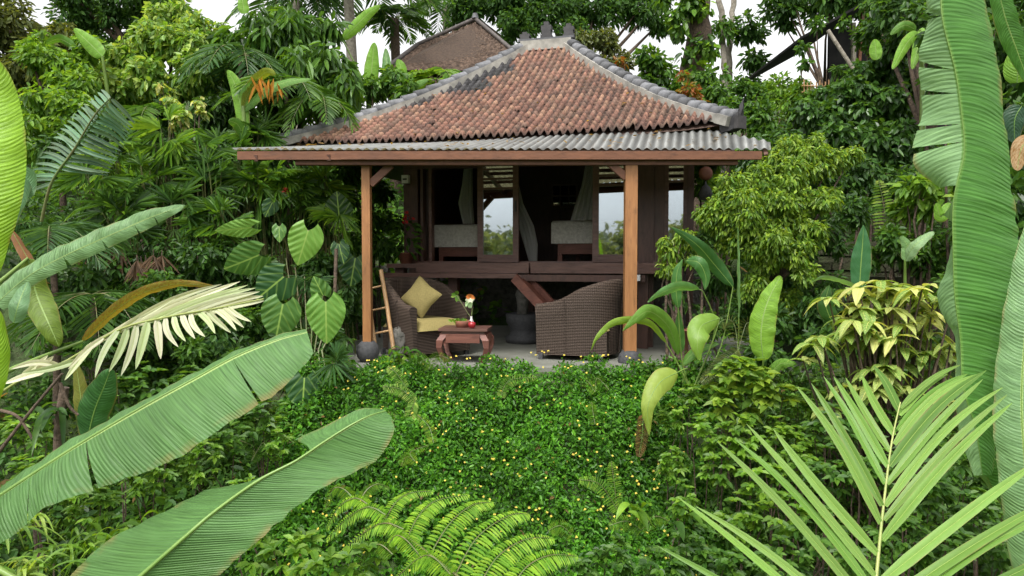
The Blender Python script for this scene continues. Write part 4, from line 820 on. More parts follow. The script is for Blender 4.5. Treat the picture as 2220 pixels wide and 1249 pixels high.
S('leafy_bush', 'sunlit leaves behind the hut corner below the hanging clay ornament', 'shrub', [(1520, 400, 11, 40), (1560, 440, 10.5, 45), (1545, 340, 12, 45)], .14, .07, 'fresh', 1.2, split=4)

# palms in the left thicket
FG = 'lady palms in the left thicket'
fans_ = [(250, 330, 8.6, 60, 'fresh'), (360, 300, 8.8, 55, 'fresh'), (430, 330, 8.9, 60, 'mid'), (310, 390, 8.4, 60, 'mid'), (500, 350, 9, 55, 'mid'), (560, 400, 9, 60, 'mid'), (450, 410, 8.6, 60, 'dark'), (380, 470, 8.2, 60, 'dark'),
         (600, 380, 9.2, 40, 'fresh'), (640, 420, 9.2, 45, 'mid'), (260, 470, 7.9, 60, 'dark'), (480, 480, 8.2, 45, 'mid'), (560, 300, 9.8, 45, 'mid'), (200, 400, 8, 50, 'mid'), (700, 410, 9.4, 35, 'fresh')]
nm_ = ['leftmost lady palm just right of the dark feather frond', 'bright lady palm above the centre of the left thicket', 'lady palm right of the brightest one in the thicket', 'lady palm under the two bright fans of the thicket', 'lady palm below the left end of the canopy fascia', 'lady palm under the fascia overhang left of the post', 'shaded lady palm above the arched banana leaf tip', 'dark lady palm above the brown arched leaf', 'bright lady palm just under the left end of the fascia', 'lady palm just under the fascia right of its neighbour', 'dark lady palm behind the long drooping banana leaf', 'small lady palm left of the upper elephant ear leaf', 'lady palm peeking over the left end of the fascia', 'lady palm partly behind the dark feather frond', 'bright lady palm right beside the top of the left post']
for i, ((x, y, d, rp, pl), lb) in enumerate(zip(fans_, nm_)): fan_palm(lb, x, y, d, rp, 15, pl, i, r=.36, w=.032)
fan_palm('spiky bright green palm top left of the canopy post', 735, 470, 8.6, 26, 7, 'fresh', 40, r=.32, w=.02, nb=14)
fan_palm('lady palm with narrow grey green fingers above the long banana leaf', 725, 790, 7.0, 22, 5, 'blue', 41, r=.26, w=.025)
fan_palm('grey lady palm hanging between two elephant ear leaves', 668, 600, 8.0, 18, 4, 'blue', 42, r=.26, w=.024)
def dead_fans(label, px, py, d, rp, nf, seed): 
    rg = np.random.default_rng(seed); c = P(px, py, d); b = A(c[0], c[1] + .1, gz(c[0], c[1])); t_ = thing('withered_palm', b, label, 'palm'); gl = G(); gr = G()
    for i in range(nf):
        h = c + rg.normal(0, 1, 3) * A(1, .5, .4) * rp / FPX * d; n = 12; a = rg.uniform(-.8, .8, n)
        gl.leaves(np.tile(h, (n, 1)), np.c_[np.sin(a), rg.normal(-.1, .2, n), -np.cos(a)], np.tile(A(0, -1, .2), (n, 1)), .28 * rg.uniform(.7, 1.1, n), .022, A(.17, .11, .07) * rg.uniform(.5, 1.3, (n, 1)), .1); gr.tube([b, h + A(0, 0, .06), h], [.01, .006, .004], 4)
    gl.build('dead_leaves', MAT['leaf_matte'], t_); gr.build('stems', MAT['bark'], t_)
dead_fans('withered brown palm leaves hanging above the brown arched leaf', 330, 560, 7.7, 26, 6, 1)
dead_fans('dry brown palm fingers in the shade left of the elephant ears', 240, 545, 7.9, 30, 6, 2)
# feather fronds of the left thicket as whole palms
feather_palm('areca palm with arching fronds in the middle of the left thicket', 620, 190, 10.3, 1.0, 12, 'mid', 20, ll=.34, lw=.035, droop=.9, nl=20, up=.5)
feather_palm('areca palm with yellow ribbed fronds left of the roof', 695, 215, 10.2, .75, 9, 'mid', 21, ll=.28, lw=.03, droop=1.1, nl=20, up=.3)
feather_palm('blue green areca palm high in the thicket left of the coconut trunk', 520, 120, 10.6, 1.1, 11, 'blue', 22, ll=.36, lw=.035, droop=1.0, nl=22, up=.4)
feather_palm('areca palm with silvery fronds behind the far left leaf', 110, 500, 6.6, .75, 10, 'blue', 23, ll=.3, lw=.02, droop=.7, nl=26, up=.5)
feather_palm('dark areca palm low behind the brown arched leaf', 200, 640, 6.4, .8, 10, 'dark', 24, ll=.3, lw=.022, droop=.8, nl=24, up=.3)
feather_palm('small areca palm above the arched banana leaf', 330, 240, 9.8, .8, 9, 'mid', 25, ll=.3, lw=.03, droop=.9, nl=20, up=.4)
feather_palm('bright feather palm behind the left roof hip', 945, 175, 12.5, .95, 9, 'fresh', 26, ll=.34, lw=.05, droop=.6, nl=22, up=.5)

# weeping shrub right of the hut
S('weeping_fig', 'large yellow green weeping shrub right of the hut', 'tree', [(1690, 340, 7.9, 48), (1750, 345, 7.9, 52), (1810, 350, 7.9, 40), (1715, 310, 8, 30), (1770, 310, 8, 26), (1850, 335, 7.9, 22), (1640, 400, 7.7, 55), (1580, 420, 7.7, 45), (1700, 410, 7.7, 50), (1760, 440, 7.6, 42), (1545, 460, 7.7, 38), (1620, 470, 7.5, 48), (1690, 480, 7.5, 45), (1800, 430, 7.8, 30), (1660, 520, 7.4, 55), (1750, 500, 7.5, 45), (1720, 540, 7.4, 42), (1740, 590, 7.4, 32), (1660, 550, 7.5, 40), (1590, 530, 7.7, 40), (1640, 620, 7.6, 42), (1700, 650, 7.6, 38), (1720, 370, 7.8, 60), (1620, 430, 7.6, 60), (1680, 450, 7.6, 60), (1600, 480, 7.7, 55)],
  .06, .027, 'lime', 1.35, split=7, stem_r=.03, droop=.75, g_=.35, mat='leaf', vary=.4)
S('weeping_fig', 'small yellow green weeping shrub beside the right canopy post', 'shrub', [(1450, 545, 7.6, 34), (1480, 520, 7.6, 28), (1445, 580, 7.6, 26), (1500, 560, 7.6, 26)], .06, .027, 'lime', 1.5, split=4, droop=1.1, g_=.4, vary=.35)
S('leafy_bush', 'dark shaded bush beneath the weeping shrub', 'shrub', [(1680, 420, 8.6, 80), (1600, 470, 8.6, 60), (1760, 400, 8.6, 70), (1790, 500, 8.4, 60), (1850, 450, 9, 50), (1700, 520, 8.3, 70), (1560, 600, 8.2, 50), (1600, 680, 7.8, 50), (1680, 700, 7.4, 50), (1760, 680, 7.4, 50), (1520, 520, 8.4, 40), (1700, 600, 8, 50), (1540, 700, 7.7, 40), (1460, 640, 8.6, 35), (1790, 620, 7.8, 40), (1770, 740, 6.9, 50), (1650, 760, 7, 50)], .09, .04, 'dark', 1.1, split=4)
# croton
def croton():
    rg = np.random.default_rng(31); b = P(1925, 850, 5.9); b[2] = gz(b[0], b[1]); t_ = thing('croton_bush', b, 'variegated croton bush with cream and yellow leaves at the right', 'shrub')
    g = G(); gs = G(); hubs = []
    for i in range(110):
        px, py = 1925 + rg.normal(0, 1) * 66, 728 + rg.normal(0, 1) * 66
        if py < 600 + abs(px - 1930) * .25: py = 610 + rg.random() * 60 + abs(px - 1930) * .25
        h = P(px, py, 5.7 + rg.uniform(-.3, .3)); hubs.append(h); gs.tube([b, b * .4 + h * .6 + rg.normal(0, .05, 3), h], [.016, .01, .006], 5); k = rg.integers(5, 9); br = rg.random() * (.35 + .65 * (py < 730))
        for j in range(k):
            a = j / k * 6.28 + rg.random(); L_ = rg.uniform(.13, .22); d = nrm(A(math.cos(a), math.sin(a), rg.uniform(-.1, .6))); n = 9; t = np.linspace(0, 1, n); W_ = L_ * .21
            M = h + d * (L_ * t)[:, None] - A(0, 0, 1) * (rg.uniform(.4, .9) * L_ * t ** 2)[:, None]; sd_ = nrm(np.cross(d, A(0, 0, 1))); pr = (np.sin(t ** .85 * math.pi) ** .8 * W_ + .001)[:, None]
            cc = A(.52, .54, .17) * br + A(.13, .24, .04) * (1 - br); cc = cc * rg.uniform(.75, 1.15)
            if rg.random() < .33: cc = A(.16, .28, .05)
            blade_geo(g, M - sd_ * pr + A(0, 0, .25) * pr, M, M + sd_ * pr + A(0, 0, .25) * pr, n, 3, cc, i * 10 + j, .001)
    g.build('leaves', MAT['croton_leaf'], t_, smooth=True); gs.build('stems', MAT['bark'], t_)
croton()
# fresh bush lower right and the undergrowth beneath it
def sprig_bush(name, label, spec, L, W, pl, seed, dens=1.0, mat='leaf', cat='shrub'):
    rg = np.random.default_rng(seed); cs = [(P(x, y, d), r / FPX * d) for x, y, d, r in spec]; m_ = np.mean([c for c, r in cs], 0); b = A(m_[0], m_[1] + .1, gz(m_[0], m_[1] + .1)); t_ = thing(name, b, label, cat); g, gs = G(), G()
    for c, r in cs:
        n = int(dens * 4 * math.pi * r * r / (L * W * 4))
        for i in range(n):
            u = rvec(rg, 1)[0]; u[1] = -abs(u[1]) if rg.random() < .7 else u[1]; h = c + u * r * rg.uniform(.5, 1); k = rg.integers(5, 8); a = np.arange(k) / k * 6.28 + rg.random() * 6
            d = np.c_[np.cos(a), np.sin(a), rg.normal(.15, .2, k)] + u * .5; g.leaves(np.tile(h, (k, 1)), d, np.tile(A(0, -.1, 1), (k, 1)) + u * .4, L * rg.uniform(.6, 1.2, k), W * rg.uniform(.8, 1.1, k), pal(pl, k, rg, .15) * rg.uniform(.8, 1.2), .35, .3)
            if i % 12 == 0: b0 = A(c[0], c[1] + .1, gz(c[0], c[1] + .1)); gs.tube([b0, (b0 + c) / 2 + rg.normal(0, .05, 3), h], [.01, .006, .003], 4)
    g.build('foliage', MAT[mat], t_); gs.build('stems', MAT['bark'], t_); return t_
sprig_bush('broadleaf_shrub', 'bright lime green broadleaf shrub below the ginger leaves', [(1590, 800, 6.2, 38), (1640, 820, 6.1, 42), (1560, 830, 6.2, 30), (1680, 860, 6.0, 36), (1545, 870, 6.1, 32), (1610, 870, 6.1, 40)], .125, .08, 'lime', 71, 1.3)
sprig_bush('broadleaf_shrub', 'mid green broadleaf shrub cascading down the right part of the slope', [(1530, 940, 6.0, 42), (1600, 940, 5.8, 50), (1680, 950, 5.7, 45), (1650, 1040, 5.4, 50), (1560, 1010, 5.7, 40), (1730, 1010, 5.4, 50), (1700, 1110, 5.1, 50), (1610, 1120, 5.3, 50)], .085, .05, 'fresh', 72, 1.0)
sprig_bush('broadleaf_shrub', 'dark shrub with scattered yellow leaves behind the big palm frond', [(1800, 920, 5.4, 60), (1870, 900, 5.6, 55), (1800, 1030, 5.0, 60), (1900, 1000, 5.0, 60), (1980, 930, 5.4, 60), (2000, 1050, 4.8, 60), (1770, 1150, 4.8, 60), (2070, 980, 5, 55)], .085, .045, 'mid', 73, .9)
sprig_bush('broadleaf_shrub', 'low green shrub at the bottom edge right of the fern', [(1330, 1200, 5, 50), (1420, 1220, 4.9, 50), (1500, 1190, 5, 55), (1560, 1230, 4.8, 55), (1250, 1235, 4.9, 40)], .075, .045, 'mid', 74, .9)
sprig_bush('broadleaf_shrub', 'fresh green seedlings at the bottom edge left of the fern', [(640, 1200, 4.6, 50), (560, 1190, 4.7, 45), (700, 1240, 4.5, 55), (780, 1210, 4.6, 45)], .11, .055, 'fresh', 75, .9)
sprig_bush('broadleaf_shrub', 'undergrowth with yellow leaves behind the end of the long banana leaf', [(250, 860, 5.8, 50), (330, 830, 6, 50), (420, 830, 6.2, 45), (560, 900, 6.2, 60), (480, 960, 5.8, 50), (200, 760, 6.2, 50)], .09, .05, 'mid', 76, .9)

sprig_bush('broadleaf_shrub', 'bright weedy shrub filling the hollow under the long banana leaf', [(330, 1020, 5.4, 60), (430, 990, 5.6, 55), (540, 1060, 5.3, 45), (90, 1030, 5.0, 60), (200, 1090, 5.0, 50), (600, 950, 6.1, 45), (60, 930, 5.4, 50)], .075, .036, 'fresh', 81, .8)
sprig_bush('broadleaf_shrub', 'mid green shrub at the bottom right behind the palm frond', [(2100, 1100, 4.8, 60), (2180, 1180, 4.6, 60), (2040, 1180, 4.6, 60), (1940, 1150, 4.6, 50), (1860, 1200, 4.5, 50), (2150, 1020, 5.2, 50), (1690, 1220, 4.7, 60), (2210, 1060, 5, 50)], .08, .042, 'mid', 82, .9)
sprig_bush('broadleaf_shrub', 'fresh shrub between the croton bush and the lime green shrub', [(1745, 880, 6.1, 45), (1800, 830, 6.3, 40), (1730, 950, 5.8, 40), (1860, 860, 6, 40), (1460, 900, 6.4, 32), (1500, 860, 6.5, 30), (1450, 1000, 6.0, 34), (1480, 1080, 5.6, 36)], .07, .04, 'fresh', 83, 1.0)
S('leafy_bush', 'mid green bush behind the arched brown leaf', 'shrub', [(330, 620, 7.4, 60), (450, 660, 7.4, 60), (240, 680, 7.0, 50), (540, 700, 7.4, 45), (600, 660, 7.9, 40), (420, 780, 6.7, 50), (520, 800, 6.8, 50)], .075, .036, 'mid', 1.1, split=4, droop=.5)
S('bushy_tree', 'leafy branches hanging in front of the dark shed', 'shrub', [(1890, 70, 12.6, 42), (1930, 110, 12.4, 42), (1760, 215, 12.3, 26), (1800, 205, 12.3, 28), (1860, 150, 12.4, 28), (1815, 150, 12.6, 12), (1950, 20, 12.8, 45), (1745, 140, 12.6, 12), (1900, 10, 12.4, 36), (1830, 45, 12.7, 12), (1770, 50, 13.0, 16), (1740, 100, 12.8, 14)], .13, .06, 'mid', 1.2, split=5, stem_r=.03)
# ------------------------------------------------------------------ the hedge slope and ground cover
rg = np.random.default_rng(500)
def cover(name, regions, L, W, pl, dens, lift=.12, mat='leaf', tip=.0, bumps=.12, up=.9):
    g = G()
    for (x0, x1, y0, y1) in regions:
        a = (x1 - x0) * (y1 - y0); n = int(dens * a / (L * W * .62)); x = rg.uniform(x0, x1, n); y = rg.uniform(y0, y1, n); z = HT(x, y)
        e = .02; nx = -(HT(x + e, y) - HT(x - e, y)) / (2 * e); ny = -(HT(x, y + e) - HT(x, y - e)) / (2 * e); N = nrm(np.c_[nx, ny, np.ones(n)])
        wild = np.sin(x * 1.9 + 1) * np.sin(y * 2.7 + x) ; b = bumps * (1.6 * wild + np.sin(x * 5.3 + np.sin(y * 4) * 1.3) * np.sin(y * 6.1 + x * 1.7) + .6 * np.sin(x * 13 + y * 9) * np.sin(y * 15 - x * 4)) ; h = lift + b + rg.uniform(-.09, .05, n)
        p = np.c_[x, y, z] + N * h[:, None]; q = rg.integers(0, max(1, n // 5), n); sp = rvec(rg, n // 5 + 1)
        d = nrm(sp[q] + rg.normal(0, .5, (n, 3)) + N * .35 + A(0, -.25, 0)); nor = nrm(N * up + A(0, 0, .3) + rg.normal(0, .4, (n, 3))); col = pal(pl, n, rg, .35) * (1 + .22 * np.sin(x * 2.1 + y * 3.3) * np.sin(y * 1.7 - x * 2.9))[:, None]; dd_ = rg.random(n) < .006; col[dd_] = A(.2, .13, .05)
        g.leaves(p, d, nor, L * rg.uniform(.6, 1.3, n), W * rg.uniform(.7, 1.2, n), col, .25, .3)
    return g
g = cover('hedge', [(-2.35, 2.1, 4.9, 7.95)], .052, .027, 'hedge', 6.0, .17, bumps=.085)
# keep the patio floor itself clear
v = g.v[0].reshape(-1, 6, 3); c_ = v[:, 0]; ok = (c_[:, 1] < 7.62) & ((c_[:, 2] < .09 + .07 * np.sin(c_[:, 0] * 5) * np.sin(c_[:, 0] * 11 + 1)) )
k = np.nonzero(ok)[0]; vv = v[k].reshape(-1, 3); cc = g.c[0].reshape(-1, 6, 3)[k].reshape(-1, 3); b = (np.arange(len(k)) * 6)[:, None]
g2 = G(); g2.add(vv, np.concatenate([b + np.array([[0, 1, 2, 3]]), b + np.array([[0, 3, 4, 5]])]), cc)
hedge = tag(g2.build('flowering_ground_cover', MAT['leaf']), 'dense small leaved green ground cover with tiny yellow flowers on the slope below the patio', 'ground cover', kind='stuff')
ROOT[hedge.name] = Matrix.Identity(4)
# small yellow flowers
n = 360; k0 = rg.integers(0, 34, n); x = rg.uniform(-1.9, 1.5, 34)[k0] + rg.normal(0, .26, n); y = np.clip(rg.uniform(5.3, 7.5, 34)[k0] + rg.normal(0, .26, n), 5.1, 7.6); N = nrm(np.c_[np.zeros(n), np.full(n, -.9), np.ones(n)]); p = np.c_[x, y, HT(x, y)] + N * (.20 + .085 * 1.6 * (np.sin(x * 1.9 + 1) * np.sin(y * 2.7 + x)) + .085 * np.sin(x * 5.3 + np.sin(y * 4) * 1.3) * np.sin(y * 6.1 + x * 1.7) + .02)[:, None]; g = G()
for k in range(6):
    a = k * 1.047 + rg.random(n); t1 = np.c_[np.cos(a), np.sin(a) * .75, np.sin(a) * .66]; g.leaves(p, t1 + N * .3, N + rg.normal(0, .2, (n, 3)), .013 * rg.uniform(.6, 1.3, n), .011, np.tile(A(.75, .6, .08), (n, 1)) * rg.uniform(.8, 1.1, (n, 1)), 0, 0, .5)
tag(g.build('yellow_flowers', MAT['flower'], hedge), kind='stuff')
g = cover('undergrowth', [(-9, -2.3, 4.4, 12.5), (3.4, 12, 4, 13)], .13, .06, 'dark', 1.5, .14, bumps=.15)
tag(g.build('undergrowth', MAT['leaf']), 'low dark leafy undergrowth covering the banks either side', 'undergrowth', kind='stuff')
g = cover('g', [(1.35, 4.2, 4.3, 7.5)], .075, .038, 'mid', 3.2, .24, bumps=.16)
tag(g.build('bank_foliage', MAT['leaf']), 'dense mixed foliage covering the bank right of the flowering ground cover', 'ground cover', kind='stuff')
g = cover('g', [(-5.0, -2.0, 4.4, 8.0)], .075, .03, 'mid', 2.2, .12, bumps=.12)
tag(g.build('bank_foliage', MAT['leaf_matte']), 'fresh mossy foliage on the lower left bank', 'ground cover', kind='stuff')
g = cover('g', [(-12, 12, 12.7, 24)], .24, .12, 'mid', 1.6, .3, bumps=.3)
tag(g.build('hillside_foliage', MAT['leaf_matte']), 'mixed foliage covering the hillside behind the hut', 'undergrowth', kind='stuff')
g = cover('g', [(-4.5, 4.5, 1.6, 5.2), (2.0, 4.6, 4.8, 7.5), (-4.5, -2.0, 4.8, 7.4)], .10, .02, 'grass', 2.4, .07, bumps=.05)
tag(g.build('grass', MAT['leaf']), 'mossy grass and weeds on the lower slope', 'grass', kind='stuff')
g = G()   # far wood on the valley side behind the viewpoint, seen in the glass doors
for i in range(110):
    a = rg.uniform(-1.2, 1.2); d_ = rg.uniform(38, 70); c_ = A(math.sin(a) * d_, -math.cos(a) * d_, rg.uniform(-1, 2.4) + 1.3 * abs(math.sin(a * 7))); crown(g, [(c_, rg.uniform(2, 4))], .9, .5, 'haze', rg, .9, vary=.3)
tag(g.build('valley_wood', MAT['leaf_matte']), 'distant wood across the valley facing the hut', 'wood', kind='stuff')

# ------------------------------------------------------------------ ferns
def pxl(*a): return [P(*q) for q in a]
def pinna(g, gr, pts, w0, w1, cols, rg, n=34, lw=.5, fall=.5, swing=.25, both=1.0):
    """comb-like pinna along world pts; leaflets perpendicular both sides, in the image-facing plane"""
    M = cr(pts, n); tn = nrm(np.gradient(M, axis=0)); sd_ = nrm(np.cross(tn, A(0, -.6, 1))); t = np.linspace(0, 1, n); wd = w0 * (np.sin(np.clip(.25 + .75 * t, 0, 1) * math.pi) ** .55) * (1 - .35 * t) + w1
    step = np.linalg.norm(M[-1] - M[0]) / n; nn = nrm(np.cross(sd_, tn)); nn[nn[:, 2] < 0] *= -1
    for s in (-1, 1):
        g.leaves(M, sd_ * s + tn * swing + nn * .1 + rg.normal(0, .05, (n, 3)), nn + rg.normal(0, .1, (n, 3)), wd * (both if s < 0 else 1) * rg.uniform(.9, 1.08, n), step * lw * 1.6, pal(cols, n, rg, .15), fall, .15, .5)
    gr.tube(M, np.linspace(.005, .0015, n), 4)
rg = np.random.default_rng(41)
b = P(880, 1330, 4.2); t_ = thing('tree_fern', A(b[0], b[1], gz(b[0], b[1])), 'large lime green tree fern with comb like fronds at the bottom centre', 'fern')
Z4 = lambda x, y, d: (640 + x / 2.555, 760 + y / 2.555, d)
fr_ = [[(880, 1190, 4.4), (740, 1080, 4.7), (620, 880, 5.0)][:0]]
pin = [((860, 1300, 4.2), (1000, 1080, 4.45), (1180, 950, 4.7), (1290, 905, 4.85), 1.0), ((1010, 1320, 4.1), (1120, 1180, 4.3), (1280, 1080, 4.5), (1430, 1040, 4.65), 1.0), ((720, 1180, 4.4), (850, 1000, 4.6), (980, 890, 4.8), (1090, 840, 4.95), .95),
       ((620, 1040, 4.6), (690, 940, 4.8), (790, 860, 4.95), (960, 800, 5.1), .8), ((490, 950, 4.8), (560, 870, 4.95), (640, 820, 5.1), (760, 780, 5.2), .6), ((1180, 1330, 4.0), (1290, 1230, 4.15), (1420, 1170, 4.25), (1560, 1140, 4.35), .95),
       ((600, 990, 4.65), (500, 990, 4.7), (400, 1030, 4.75), (250, 1120, 4.8), .65), ((500, 910, 4.8), (400, 900, 4.85), (280, 970, 4.9), (175, 1050, 4.95), .65), ((400, 850, 4.95), (330, 850, 5.0), (240, 900, 5.0), (175, 990, 5.05), .55),
       ((700, 1150, 4.4), (620, 1090, 4.45), (560, 1060, 4.5), (520, 1070, 4.5), .6), ((860, 1240, 4.2), (760, 1180, 4.25), (680, 1190, 4.3), (560, 1260, 4.3), .8), ((540, 1130, 4.5), (470, 1110, 4.55), (400, 1140, 4.6), (350, 1190, 4.6), .5),
       ((330, 830, 5.05), (270, 800, 5.1), (210, 800, 5.1), (165, 880, 5.1), .5), ((360, 830, 5.05), (400, 800, 5.1), (460, 770, 5.15), (520, 760, 5.2), .45)]
for k, (a, b_, c_, d_, s) in enumerate(pin):
    g, gr = G(), G(); pts = pxl(Z4(*a), Z4(*b_), Z4(*c_), Z4(*d_)); pts = [p + A(0, 0, .05 * math.sin(i / 3 * math.pi)) for i, p in enumerate(pts)]
    pinna(g, gr, pts, .11 * s, .014, 'fern' if s > .52 else 'fresh', rg, 38, .55, .45); o = g.build('frond', MAT['leaf_matte'], t_); gr.build('frond_rib', MAT['stem'], o)
g = G(); g.tube(pxl(Z4(1300, 1500, 3.8), Z4(1000, 1330, 4.1), Z4(620, 1030, 4.6), Z4(380, 840, 5.0)), [.012, .01, .006, .003], 6); g.build('rachis', MAT['stem'], t_)
def sword_fern(label, fronds, w, pl='fresh', seed=0, name='sword_fern', n=26, group=None):
    """fronds: list of pixel point lists"""
    rg = np.random.default_rng(800 + seed); b = P(*fronds[0][0]); t_ = thing(name, b, label, 'fern', 0, group)
    for fr in fronds:
        g, gr = G(), G(); M = cr(pxl(*fr), n); tn = nrm(np.gradient(M, axis=0)); vw = nrm(M - CAM); sd_ = nrm(np.cross(tn, -vw) + A(0, .3, 0)); t = np.linspace(0, 1, n); wd = w * np.sin(np.clip(.18 + .82 * t, 0, 1) * math.pi) ** .6 + .003; st = np.linalg.norm(M[-1] - M[0]) / n
        for s in (-1, 1): g.leaves(M, sd_ * s + tn * .3, -vw + rg.normal(0, .2, (n, 3)), wd, st * .8, pal(pl, n, rg, .2), .25, .2, .5)
        gr.tube(M, .0025, 4); o = g.build('frond', MAT['leaf_matte'], t_); gr.build('frond_rib', MAT['stem'], o)
    return t_
sword_fern('upright sword fern on the lower right of the flowering slope', [[(1338, 1105, 5.2), (1332, 1050, 5.25), (1325, 1000, 5.3)], [(1338, 1105, 5.2), (1300, 1050, 5.2), (1255, 1040, 5.2)]], .065, 'fresh', 1)
sword_fern('single fern frond near the top of the slope before the right armchair', [[(1085, 860, 6.9), (1105, 825, 6.95), (1165, 818, 6.95)]], .07, 'vine', 2)
sword_fern('fern with three drooping fronds below the right post', [[(1290, 850, 6.9), (1270, 825, 7), (1235, 835, 7)], [(1290, 850, 6.9), (1295, 820, 7), (1320, 845, 6.9)], [(1290, 920, 6.6), (1285, 890, 6.7), (1283, 872, 6.8)]], .06, 'fresh', 3)
sword_fern('pale fern at the upper left of the flowering slope', [[(880, 840, 6.9), (860, 810, 6.95), (840, 795, 7)], [(900, 870, 6.8), (870, 845, 6.8), (830, 838, 6.8)], [(900, 870, 6.8), (890, 900, 6.7), (880, 985, 6.5)]], .07, 'vine', 4)
sword_fern('fern tuft left of the dark banana leaf tip on the slope', [[(900, 1000, 6.0), (890, 980, 6.1), (930, 965, 6.1)], [(940, 960, 6.2), (930, 925, 6.3), (905, 900, 6.4)], [(900, 1000, 6.0), (880, 990, 6.1), (870, 1010, 6)]], .06, 'lime', 5)
sword_fern('yellow green fern arching left of the tall lime leaf', [[(1600, 760, 6.6), (1590, 700, 6.7), (1560, 700, 6.7), (1540, 760, 6.6)], [(1600, 760, 6.6), (1620, 700, 6.7), (1640, 730, 6.6)], [(1600, 760, 6.6), (1560, 790, 6.4), (1520, 830, 6.3)]], .09, 'olive', 6)
sword_fern('tall pale fern standing above the terrace walls', [[(1925, 540, 8.3), (1918, 460, 8.4), (1905, 390, 8.5)], [(1925, 540, 8.3), (1950, 480, 8.4), (1975, 440, 8.4)]], .15, 'vine', 7)
sword_fern('small fern in the dark hollow left of the slope', [[(545, 1000, 5.9), (550, 970, 6), (520, 955, 6)], [(545, 1000, 5.9), (570, 960, 6), (580, 985, 5.9)]], .08, 'mid', 8)
sword_fern('withered brown fern beside the hanging yellow leaf', [[(1395, 900, 6.6), (1392, 945, 6.5), (1385, 990, 6.4)]], .07, 'brown', 9)
def tuft(label, px, py, d, n, L, W, pl, seed, up=.9, name='grass_tuft', cat='plant', fall=.9, spread=.06):
    rg = np.random.default_rng(seed); b = P(px, py, d); t_ = G(); a = rg.random(n) * 6.28
    t = np.linspace(0, 1, 8)
    for i in range(n):
        l_ = L * rg.uniform(.5, 1.2); d_ = nrm(A(math.cos(a[i]), math.sin(a[i]), up * rg.uniform(.5, 2))); M = b + rg.normal(0, spread, 3) * A(1, 1, .2) + d_ * (l_ * t)[:, None] - A(0, 0, fall * rg.uniform(.6, 1.3) * l_) * (t ** 2)[:, None]
        s = nrm(A(-math.sin(a[i]), math.cos(a[i]), rg.normal(0, .3))); pr = (np.sin(np.clip(.12 + t * .88, 0, 1) * math.pi) ** .7 * W / 2 + .0006)[:, None]; t_.grid(np.stack([M - s * pr + A(0, 0, .4) * pr, M, M + s * pr + A(0, 0, .4) * pr], 1), pal(pl, 1, rg, .3)[0])
    tag(t_.build(name, MAT['leaf'], smooth=True), label, cat)
tuft('spider plant with long arching leaves at the bottom left corner', 60, 1240, 3.6, 46, .34, .02, 'vine', 1)
tuft('tuft of grassy leaves below the first long banana leaf', 170, 1200, 3.9, 40, .34, .018, 'fresh', 2)
tuft('broad leaved green rosette between the two long banana leaves', 270, 1160, 4.3, 16, .34, .05, 'fresh', 3)
tuft('grassy clump left edge under the banana leaf', 20, 1150, 3.8, 30, .36, .02, 'vine', 4)
tuft('dark strappy plant under the pale dying frond', 130, 900, 4.6, 18, .4, .045, 'dark', 5)
tuft('small strappy plant at the foot of the left post', 880, 770, 7.3, 14, .28, .05, 'mid', 6)
tuft('young shoot with four broad leaves on the lower slope', 1378, 1098, 5.0, 7, .17, .055, 'fresh', 7, .2)
tuft('single broad leaved seedling right of the sword fern', 1470, 1110, 5.0, 5, .17, .07, 'mid', 8, .3)
tuft('grassy clump below the croton bush', 1760, 800, 6.4, 36, .24, .016, 'mid', 9)

# ------------------------------------------------------------------ elephant ear leaves
ee = thing('elephant_ear_plant', (P(650, 800, 7.4)[0], 7.4, gz(-2.3, 7.4)), 'elephant ear climber with big heart shaped pale veined leaves left of the hut', 'plant')
def heart(bx, by, tx, ty, wpx, d, col, lean=.35, roll=0, label=None):
    B, T = P(bx, by, d), P(tx, ty, d - lean * .2); ax_ = T - B; L = np.linalg.norm(ax_); a = ax_ / L; w_ = wpx / FPX * d / 2
    vw = nrm(B - CAM); s = nrm(np.cross(a, -vw)); nn = nrm(np.cross(s, a)); s = nrm(s + nn * roll); nn = nrm(np.cross(s, a)); nn = nn if nn[1] < 0 else -nn
    g = G(); n, m = 40, 11; t = np.linspace(-.32, 1, n)
    for sg in (-1, 1):
        V = []; uv = []
        for q in t:
            f = (q + .32) / 1.32; wo = w_ * (math.sin(f / .38 * math.pi / 2) ** .55 if f < .38 else max(0, math.cos((f - .38) / .62 * math.pi / 2)) ** .8)
            wi = 0 if q >= 0 else w_ * .42 * (1 - (1 - min(1, -q / .32)) ** 2) ** .9; wo = max(wo, wi + .0005)
            row = []; r2 = []
            for k in range(m):
                x = wi + (wo - wi) * k / (m - 1); e = x / w_; ve = q * L - abs(e) * .42 * L
                bend = -.16 * L * q * q - .10 * w_ * e * e + .014 * math.sin(ve * 13 * 6.28 * 1) * min(1, e * 2) * L * 1.2 + .03 * L * math.sin(q * 9 + sg) * e ** 2
                row.append(B + a * q * L + s * sg * x + nn * (bend + .04 * L)); r2.append(A(sg * min(e, .84), ve * .8 + .1 * L, 0))
            V.append(row); uv.append(r2)
        g.grid(np.array(V), np.asarray(col), np.array(uv))
    o = g.build('leaf', MAT['heart_leaf'], ee, smooth=True); 
    if label: o['label'] = label
    g = G(); g.tube([B + nn * .03 * L, B + A(0, .08, -.05) , B + A(.03, .25, -.3)], [.006, .008, .01], 6); g.build('leaf_stalk', MAT['stem'], o)
li, md, dk = (.12, .27, .04), (.07, .17, .03), (.03, .09, .025)
heart(668, 500, 645, 575, 74, 7.5, (.15, .31, .045)); heart(706, 655, 708, 745, 84, 7.2, li); heart(613, 660, 597, 740, 84, 7.3, md); heart(562, 552, 484, 586, 76, 7.5, md, roll=.2)
